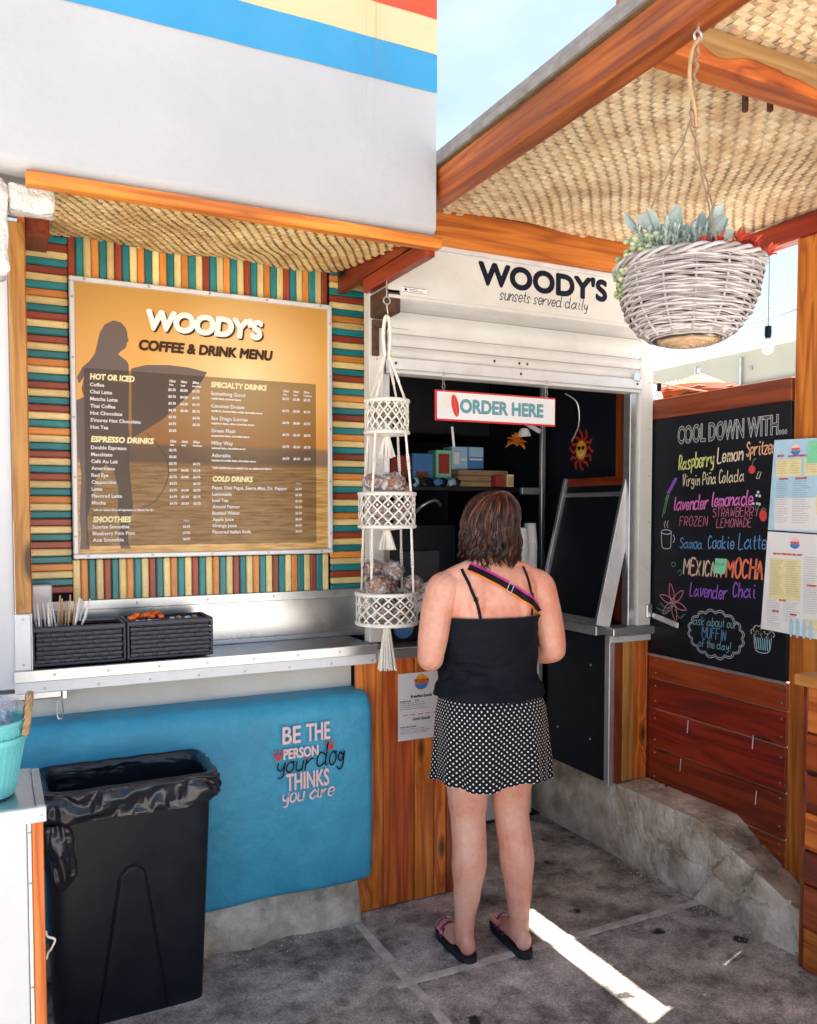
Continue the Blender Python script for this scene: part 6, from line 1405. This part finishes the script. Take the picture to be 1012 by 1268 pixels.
for s in (-1, 1):
    dy = .0 if s < 0 else -.035
    join(ctube([(s*.088, -.015, .79), (s*.086, -.01, .66), (s*.082, .0+dy*.3, .55), (s*.081, -.002+dy*.5, .485), (s*.084, -.020+dy*.6, .40), (s*.087, -.026+dy*.7, .335), (s*.092, -.022+dy*.9, .235), (s*.098, -.014+dy, .13), (s*.100, -.012+dy, .07)],
               [.100, .084, .070, .0625, .0615, .0625, .049, .0365, .0345]))
    # muscle of the calf and back of the knee
    join(ctube([(s*.072, -.040+dy*.6, .43), (s*.074, -.048+dy*.65, .36), (s*.084, -.038+dy*.8, .27)], [.026, .034, .018], n=12))
    join(ctube([(s*.100, -.040+dy, .060), (s*.100, -.044+dy, .045)], [.030, .029], 2))
    join(ctube([(s*.100, -.040+dy, .052), (s*.101, .03+dy, .055), (s*.106, .085+dy, .045), (s*.110, .130+dy, .038)], [.029, .032, .030, .022]))
    join(ctube([(s*.092, .06+dy, .040), (s*.090, .125+dy, .036)], [.020, .018], 3)); join(ctube([(s*.122, .03+dy, .038), (s*.130, .105+dy, .034)], [.016, .014], 3))
    join(ctube([(s*.100, -.015+dy, .105), (s*.101, .03+dy, .068)], [.030, .028], 3))
    for k, (tx, ty, r) in enumerate(((.080, .178, .0125), (.099, .182, .0095), (.114, .174, .009), (.127, .162, .0085), (.139, .148, .008))):
        join(ctube([(s*(tx+.002), ty-.055+dy, .038), (s*tx, ty-.018+dy, .036), (s*tx, ty-.004+dy, .0335)], [r*1.1, r, r*.95], 3, 10))
    # arm
    ex, ey, ez = s*.236, -.035, 1.062
    join(ctube([(s*.150, -.012, 1.318), (s*.183, -.016, 1.300), (s*.205, -.020, 1.235), (s*.222, -.028, 1.155), (ex, ey, ez+.015)], [.050, .060, .056, .053, .046]))
    W_ = V((s*.105, .235, 1.085)); join(ctube([(ex, ey, ez+.012), (ex-s*.022, ey+.055, ez-.002), (s*.170, .11, 1.068), tuple(W_)], [.046, .045, .037, .0255]))
    # hand: palm, five fingers, thumb from the side of the palm
    Pd = V((-s*.30, .95, .02)).normalized(); side = V((.95*s, .30, 0)).normalized(); up = side.cross(Pd)*(1 if side.cross(Pd).z > 0 else -1)
    pc = W_+Pd*.03; bm = bmesh.new(); bmesh.ops.create_cube(bm, size=1); bmesh.ops.bevel(bm, geom=list(bm.edges), offset=.25, segments=2, affect='EDGES')
    for q in bm.verts: c = q.co.copy(); q.co = W_+Pd*(.045+c.y*.095)+side*c.x*(.070+.014*c.y)+up*c.z*.026
    join(MB().frombm(bm))
    for k, (o, L1) in enumerate(((-.030, .068), (-.011, .076), (.009, .071), (.027, .056))):
        b0 = W_+Pd*.075+side*o; b1 = W_+Pd*(.092+L1*.40)+side*o*1.1-up*.006; b2 = W_+Pd*(.090+L1*.72)+side*o*1.12-up*.022; b3 = W_+Pd*(.088+L1*.88)+side*o*1.1-up*.040
        join(ctube([b0, b1, b2, b3], [.0092, .0086, .0078, .0068], 3, 10))
    t0 = W_+Pd*.022-side*.024; t1 = W_+Pd*.055-side*.052-up*.006; t2 = W_+Pd*.090-side*.058-up*.016; join(ctube([t0, t1, t2], [.013, .0105, .0085], 4, 10))
for s in (-1, 1): join(ctube([(s*.070, -.078, 1.315), (s*.088, -.083, 1.26), (s*.080, -.083, 1.20)], [.026, .034, .024], n=12))
join(ctube([(0, -.022, 1.36), (0, -.012, 1.41), (0, .0, 1.46)], [.058, .052, .050]))
for s in (-1, 1): join(ctube([(s*.03, -.030, 1.385), (s*.10, -.022, 1.362), (s*.165, -.014, 1.335)], [.040, .036, .034]))   # trapezius
hd_ = MB().blob((0, .008, 1.528), (.074, .092, .096), 0, 0, 4); 
for q in hd_.v:
    if q.z < 1.50 and q.y > .0: q.x *= 1-.9*(1.50-q.z)*1.6; q.y += (1.50-q.z)*.15
join(hd_); join(ctube([(0, .06, 1.455), (0, .075, 1.448)], [.032, .024], 2)); join(ctube([(0, .092, 1.530), (0, .108, 1.502), (0, .103, 1.495)], [.007, .0105, .010], 3, 10))
for s in (-1, 1):
    join(ctube([(s*.074, .004, 1.535), (s*.078, .0, 1.515), (s*.073, .006, 1.495)], [.010, .012, .008], 3, 10)); join(ctube([(s*.012, .098, 1.497), (s*.009, .100, 1.496)], [.0065, .006], 2, 8)); join(ctube([(s*.045, .070, 1.492), (s*.040, .075, 1.488)], [.024, .02], 2, 10))
body.xf(PM)
me = bpy.data.meshes.new('b'); me.from_pydata([q for q in body.v], [], body.f); tmp = bpy.data.objects.new('b', me); COL.objects.link(tmp)
md = tmp.modifiers.new('r', 'REMESH'); md.mode = 'VOXEL'; md.voxel_size = .0042; md.use_smooth_shade = True
m2 = tmp.modifiers.new('s', 'SMOOTH'); m2.factor = .5; m2.iterations = 5
dg = bpy.context.evaluated_depsgraph_get(); bme = bpy.data.meshes.new_from_object(tmp.evaluated_get(dg)); bpy.data.objects.remove(tmp)
bme.name = 'body'; bme.transform(Matrix.Translation(-WP['person'])); bme.polygons.foreach_set('use_smooth', [True]*len(bme.polygons)); bme.materials.clear(); bme.materials.append(MATS['skin'])
bo = bpy.data.objects.new('body', bme); COL.objects.link(bo); bo.parent = pe; WP['body'] = WP['person']
bvh = BVHTree.FromPolygons([v.co+WP['person'] for v in bme.vertices], [tuple(p.vertices) for p in bme.polygons])
def pobj(name, mb, mat, par=None, **k):
    mb.xf(PM); return obj(name, mb, mat, par or pe, **k)
# face (turned away from the camera)
for s in (-1, 1):
    ey_ = pobj('eye', MB().blob((s*.030, .090, 1.527), (.012, .010, .0085), 0, 0, 2), 'ink_white', smooth=True); pobj('iris', MB().blob((s*.030, .0985, 1.527), (.0052, .0024, .0052), 0, 0, 2), 'ink_brown', ey_, smooth=True)
pobj('lips', MB().blob((0, .097, 1.470), (.021, .008, .006), 0, 0, 2), 'chalk_rose', smooth=True)
# tank top
def shell(rows_fn, z0, z1, nz, off, fold=None, n=160, topdip=None):
    def fn(u, v):
        z = z0+(z1-z0)*v; zz_ = z
        r = rows_fn(z); a = 2*PI*u; c, s = math.cos(a), math.sin(a); e = 2.25; k = (abs(c)**e+abs(s)**e)**(-1/e); o = off+(fold(a, z) if fold else 0); o = o if off > .1 or nz != 90 else .006+abs(o-.006)
        z3 = z + (topdip(a, v) if topdip else 0)
        return V((r[1]+(r[3]+o)*c*k, r[2]+((r[4] if s > 0 else r[5])+o)*s*k, z3))
    return MB().grid(fn, n, nz, True)
def tfold(a, z):
    p = V((math.cos(a)*1.3, math.sin(a)*1.3, z*11)); w = mnoise.fractal(p, .9, 2, 3)
    gat = max(0, 1-abs(z-1.0)/.10); f = .0075*w*(1+1.4*gat)+.0065*gat*math.sin(z*150+3*mnoise.noise(V((math.cos(a)*1.5, math.sin(a)*1.5, 0))))*max(0, mnoise.noise(V((a*1.2, z*5, 3)))+.45)
    return f+(.012 if z < .95 else .012*max(0, 1-(z-.95)/.03))*.6+.009*max(0, 1-abs(z-.955)/.06)
tk = shell(lambda z: interp(TORSO, z), .925, 1.205, 90, .010, tfold, topdip=lambda a, v: (.03*max(0, math.sin(a))*v if v > .9 else 0)+(.006*math.sin(a*2+1)*(1-v)))
tt_ = pobj('tank_top', tk, 'tank_cloth', smooth=True)
pobj('tank_hem', shell(lambda z: interp(TORSO, z), 1.196, 1.207, 2, .0125, None), 'tank_cloth', tt_, smooth=True)
# skirt
SK = [(.60, 0, -.015, .212, .152, .170), (.70, 0, -.015, .207, .143, .163), (.80, 0, -.014, .201, .132, .154), (.88, 0, -.012, .197, .126, .142), (.93, 0, -.006, .184, .120, .120), (.96, 0, -.003, .172, .112, .106), (.99, 0, 0, .164, .108, .098)]
def sfold(a, z): t = max(0, (.92-z)/.3); return t*(.010*math.sin(a*9+1.2*math.sin(a*2))+.005*math.sin(a*17+2)+.004*mnoise.noise(V((a*3, z*8, 0))))
sk = shell(lambda z: interp(SK, z), .640, .972, 70, .002, sfold, n=280, topdip=lambda a, v: (1-v)*.010*math.sin(a*4+.5))
sk.uv = [((i % 280)/280*60, (i//280)/70*(.354/.0212)) for i in range(len(sk.v))]
# close the seam in the pattern with its own column of vertices
nv_ = len(sk.v); sv = []; 
for j in range(71): sk.v.append(sk.v[j*280].copy()); sk.uv.append((60, sk.uv[j*280][1]))
for f in sk.f:
    if 279 in [q % 280 for q in f] and 0 in [q % 280 for q in f]:
        for q in range(4):
            if f[q] % 280 == 0: f[q] = nv_+f[q]//280
pobj('skirt', sk, 'polka_cloth', smooth=True)
MATS['polka_cloth'].node_tree.nodes
# straps laid on the back and front
def onbody(x, z, front=False):
    o = PM @ V((x, .6 if front else -.6, z)); d = (PM.to_3x3() @ V((0, -1 if front else 1, 0)))
    h = bvh.ray_cast(o, d); return (h[0], h[1]) if h[0] is not None else (PM @ V((x, 0, z)), V((0, -1, 0)))
def strap(name, pts, w, mat, front=False, lift=.0025, off=0, par=None):
    P_ = smoothp([V((a, 0, b)) for a, b in pts], 8); hits = [onbody(p.x, p.z, front) for p in P_]; hits = [(h, n_ if n_.length else V((0, -1, 0))) for h, n_ in hits]
    c = [h+n_*lift for h, n_ in hits]
    # even the path out
    for _ in range(2): c = [c[0]]+[(c[i-1]+c[i]*2+c[i+1])/4 for i in range(1, len(c)-1)]+[c[-1]]
    vs = []; L_ = len(c)
    for i in range(L_):
        t = (c[min(i+1, L_-1)]-c[max(i-1, 0)]).normalized(); s = t.cross(hits[i][1]).normalized(); n_ = hits[i][1]
        m_ = c[i]+s*off
        vs += [m_+s*w/2, m_+s*w/2+n_*.0018, m_-s*w/2+n_*.0018, m_-s*w/2]
    fs = [f for i in range(L_-1) for f in ((4*i, 4*i+1, 4*i+5, 4*i+4), (4*i+1, 4*i+2, 4*i+6, 4*i+5), (4*i+2, 4*i+3, 4*i+7, 4*i+6))]
    return obj(name, MB().add(vs, fs), mat, par or pe, smooth=False), c
for pts in ([(-.128, 1.372), (-.112, 1.31), (-.092, 1.235), (-.084, 1.208)], [(.100, 1.376), (.108, 1.31), (.116, 1.25), (.118, 1.208)]):
    strap('shoulder_strap', pts, .0105, 'strap_black'); strap('shoulder_strap', [(pts[0][0], 1.37), (pts[0][0], 1.30), (pts[-1][0], 1.225)], .0105, 'strap_black', True)
    i_ = pts[2]; mb = MB(); h, n_ = onbody((pts[1][0]+pts[2][0])/2, (pts[1][1]+pts[2][1])/2); 
    mb.ring((0, 0, 0), .0075, .0013, 14, 5); q_ = n_.to_track_quat('Z', 'Y').to_matrix().to_4x4(); mb.xf(Matrix.Translation(h+n_*.006) @ q_); obj('strap_slider', mb, 'ink_black', pe)
cp = [(-.105, 1.378), (-.03, 1.338), (.05, 1.292), (.12, 1.248), (.162, 1.218)]
cs_ = strap('crossbody_strap', cp, .022, 'strap_black', lift=.005)[0]; strap('strap_edge', cp, .008, 'strap_pink', lift=.005, off=-.0148, par=cs_); strap('strap_edge', cp, .006, 'strap_orange', lift=.005, off=.0142, par=cs_)
fp = [(-.105, 1.365), (-.03, 1.31), (.06, 1.24), (.14, 1.16), (.165, 1.05)]
strap('crossbody_strap', fp, .034, 'strap_black', True, lift=.012)
h, n_ = onbody(.022, 1.308); mb = MB()
for o_ in (-.009, .009): mb.box(-.0012+o_, .0012+o_, -.015, .015, -.0015, .0015, 0)
mb.box(-.0102, .0102, -.0172, -.0151, -.0015, .0015, 0).box(-.0102, .0102, .0151, .0172, -.0015, .0015, 0)
q_ = n_.to_track_quat('Z', 'Y').to_matrix().to_4x4() @ Matrix.Rotation(-.5, 4, 'Z'); mb.xf(Matrix.Translation(h+n_*.010) @ q_); obj('strap_buckle', mb, 'alu', cs_)
# sandals
for s in (-1, 1):
    dy = .0 if s < 0 else -.035
    ol = [(.062, .10), (.064, .155), (.078, .190), (.100, .196), (.122, .186), (.142, .160), (.150, .125), (.148, .07), (.138, .0), (.132, -.05), (.116, -.078), (.098, -.082), (.080, -.076), (.069, -.05), (.068, .0), (.065, .05)]
    ol = smoothloop([(s*a, b+dy) for a, b in ol], 3)
    mb = MB().prism(ol, (0, 0, .001), (1, 0, 0), (0, 1, 0), (0, 0, .022)); sl_ = pobj('sandal_sole', mb, 'sandal_black')
    for y0, y1, x0, x1 in ((.125, .145, .066, .148), (.10, .085, .066, .150), (.06, .105, .068, .150)):
        pts = []
        for i in range(13):
            t = i/12; pts.append(V((s*(x0+(x1-x0)*t), y0+(y1-y0)*t+dy, .022+.045*abs(math.sin(t*PI))**.6+(.012 if y0 < .08 else 0)*math.sin(t*PI))))
        vs = []
        for i, p in enumerate(pts): vs += [p+V((0, .007, 0)), p-V((0, .007, 0))+UZ*.002]
        pobj('sandal_strap', MB().add(vs, [(2*i, 2*i+1, 2*i+3, 2*i+2) for i in range(12)]), 'sandal_strap', sl_)
    for k, (tx, ty, r) in enumerate(((.080, .178, .0125), (.099, .182, .0095), (.114, .174, .009), (.127, .162, .0085), (.139, .148, .008))):
        mb = MB().blob((s*tx, ty+dy+.004, .0335+r*.80), (r*.72, r*.8, .0022), 0, 0, 2); pobj('toe_nail', mb, 'ink_pink', smooth=True)
# hair: cap and strands
HC = V((0, .004, 1.530))
def hcap(u, v):
    a = 2*PI*u; th = v*PI*.80; r = V((.082*math.sin(th)*math.cos(a), .100*math.sin(th)*math.sin(a), .104*math.cos(th)))
    if math.sin(a) > .35 and v > .42: r.y = min(r.y, .058)
    if v > .62: r.x *= 1+.5*(v-.62); r.y = r.y*(1+.35*(v-.62)) if r.y < 0 else r.y*.85
    return HC+r*(1+.02*math.sin(a*23)*v)
hm = MB().grid(hcap, 90, 36, True); hair_p = []
def lock(mb, r, az, inner):
    """one wet lock: a bundle of strands that share a wave and end in a point"""
    part = V((.012+r.uniform(-.006, .006), r.uniform(-.085, .045), 0)); ph = r.uniform(0, 6.28); fr = r.uniform(60, 98); am = r.uniform(.005, .0115)
    zend = 1.400+r.uniform(-.028, .030); fl_ = r.uniform(.0, .045); base = r.uniform(-.006, .010)-.008*inner; sp0 = r.uniform(.05, .10); n_s = r.randint(15, 22)
    for k in range(n_s):
        da = r.uniform(-1, 1)*sp0; dd = r.uniform(-.004, .004); rx, ry, rz = .090+base+dd, .106+base+dd, .103+base*.6+dd*.6; w0 = r.uniform(.0006, .0013); L_ = []; z1 = zend+r.uniform(-.012, .018)
        for i in range(25):
            t = i/24; a2 = az+da*(1-.72*max(0, (t-.3)/.7)**1.3)
            e = V((math.cos(a2)*rx, math.sin(a2)*ry, 0))
            if t < .40:
                q = t/.40; th = q*PI/2; p = HC+V((e.x*math.sin(th)+part.x*(1-q), e.y*math.sin(th)+part.y*(1-q)*.9, rz*math.cos(th)))
            else:
                q = (t-.40)/.60; p = V((HC.x+e.x*(1+fl_*5*q*(1-q*.55)), HC.y+e.y*(1+fl_*3*q)*(1-.10*q*q), HC.z+(z1-HC.z)*q))
            wv = max(0, (t-.28))/.72; tq = V((-math.sin(az), math.cos(az), 0)); oq = V((math.cos(az), math.sin(az), 0))
            p = p+tq*am*wv*1.35*math.sin(p.z*fr+ph)+oq*am*wv*math.cos(p.z*fr+ph)+V((mnoise.noise(V((k*3.1, i*.5, az*7)))*.0012,)*3)
            L_.append(p)
        mb.tube(L_, [w0*(1 if j < 19 else .22+.78*(24-j)/5) for j in range(25)], 3, cap=False)
hr_ = random.Random(5); hsm = MB()
for i in range(190):
    az = hr_.uniform(PI*.84, 2*PI+PI*.16) if hr_.random() < .90 else hr_.choice((hr_.uniform(.12*PI, .30*PI), hr_.uniform(.70*PI, .88*PI)))
    lock(hsm, hr_, az, i % 2)
pobj('hair_cap', hm, 'strap_black', smooth=True)
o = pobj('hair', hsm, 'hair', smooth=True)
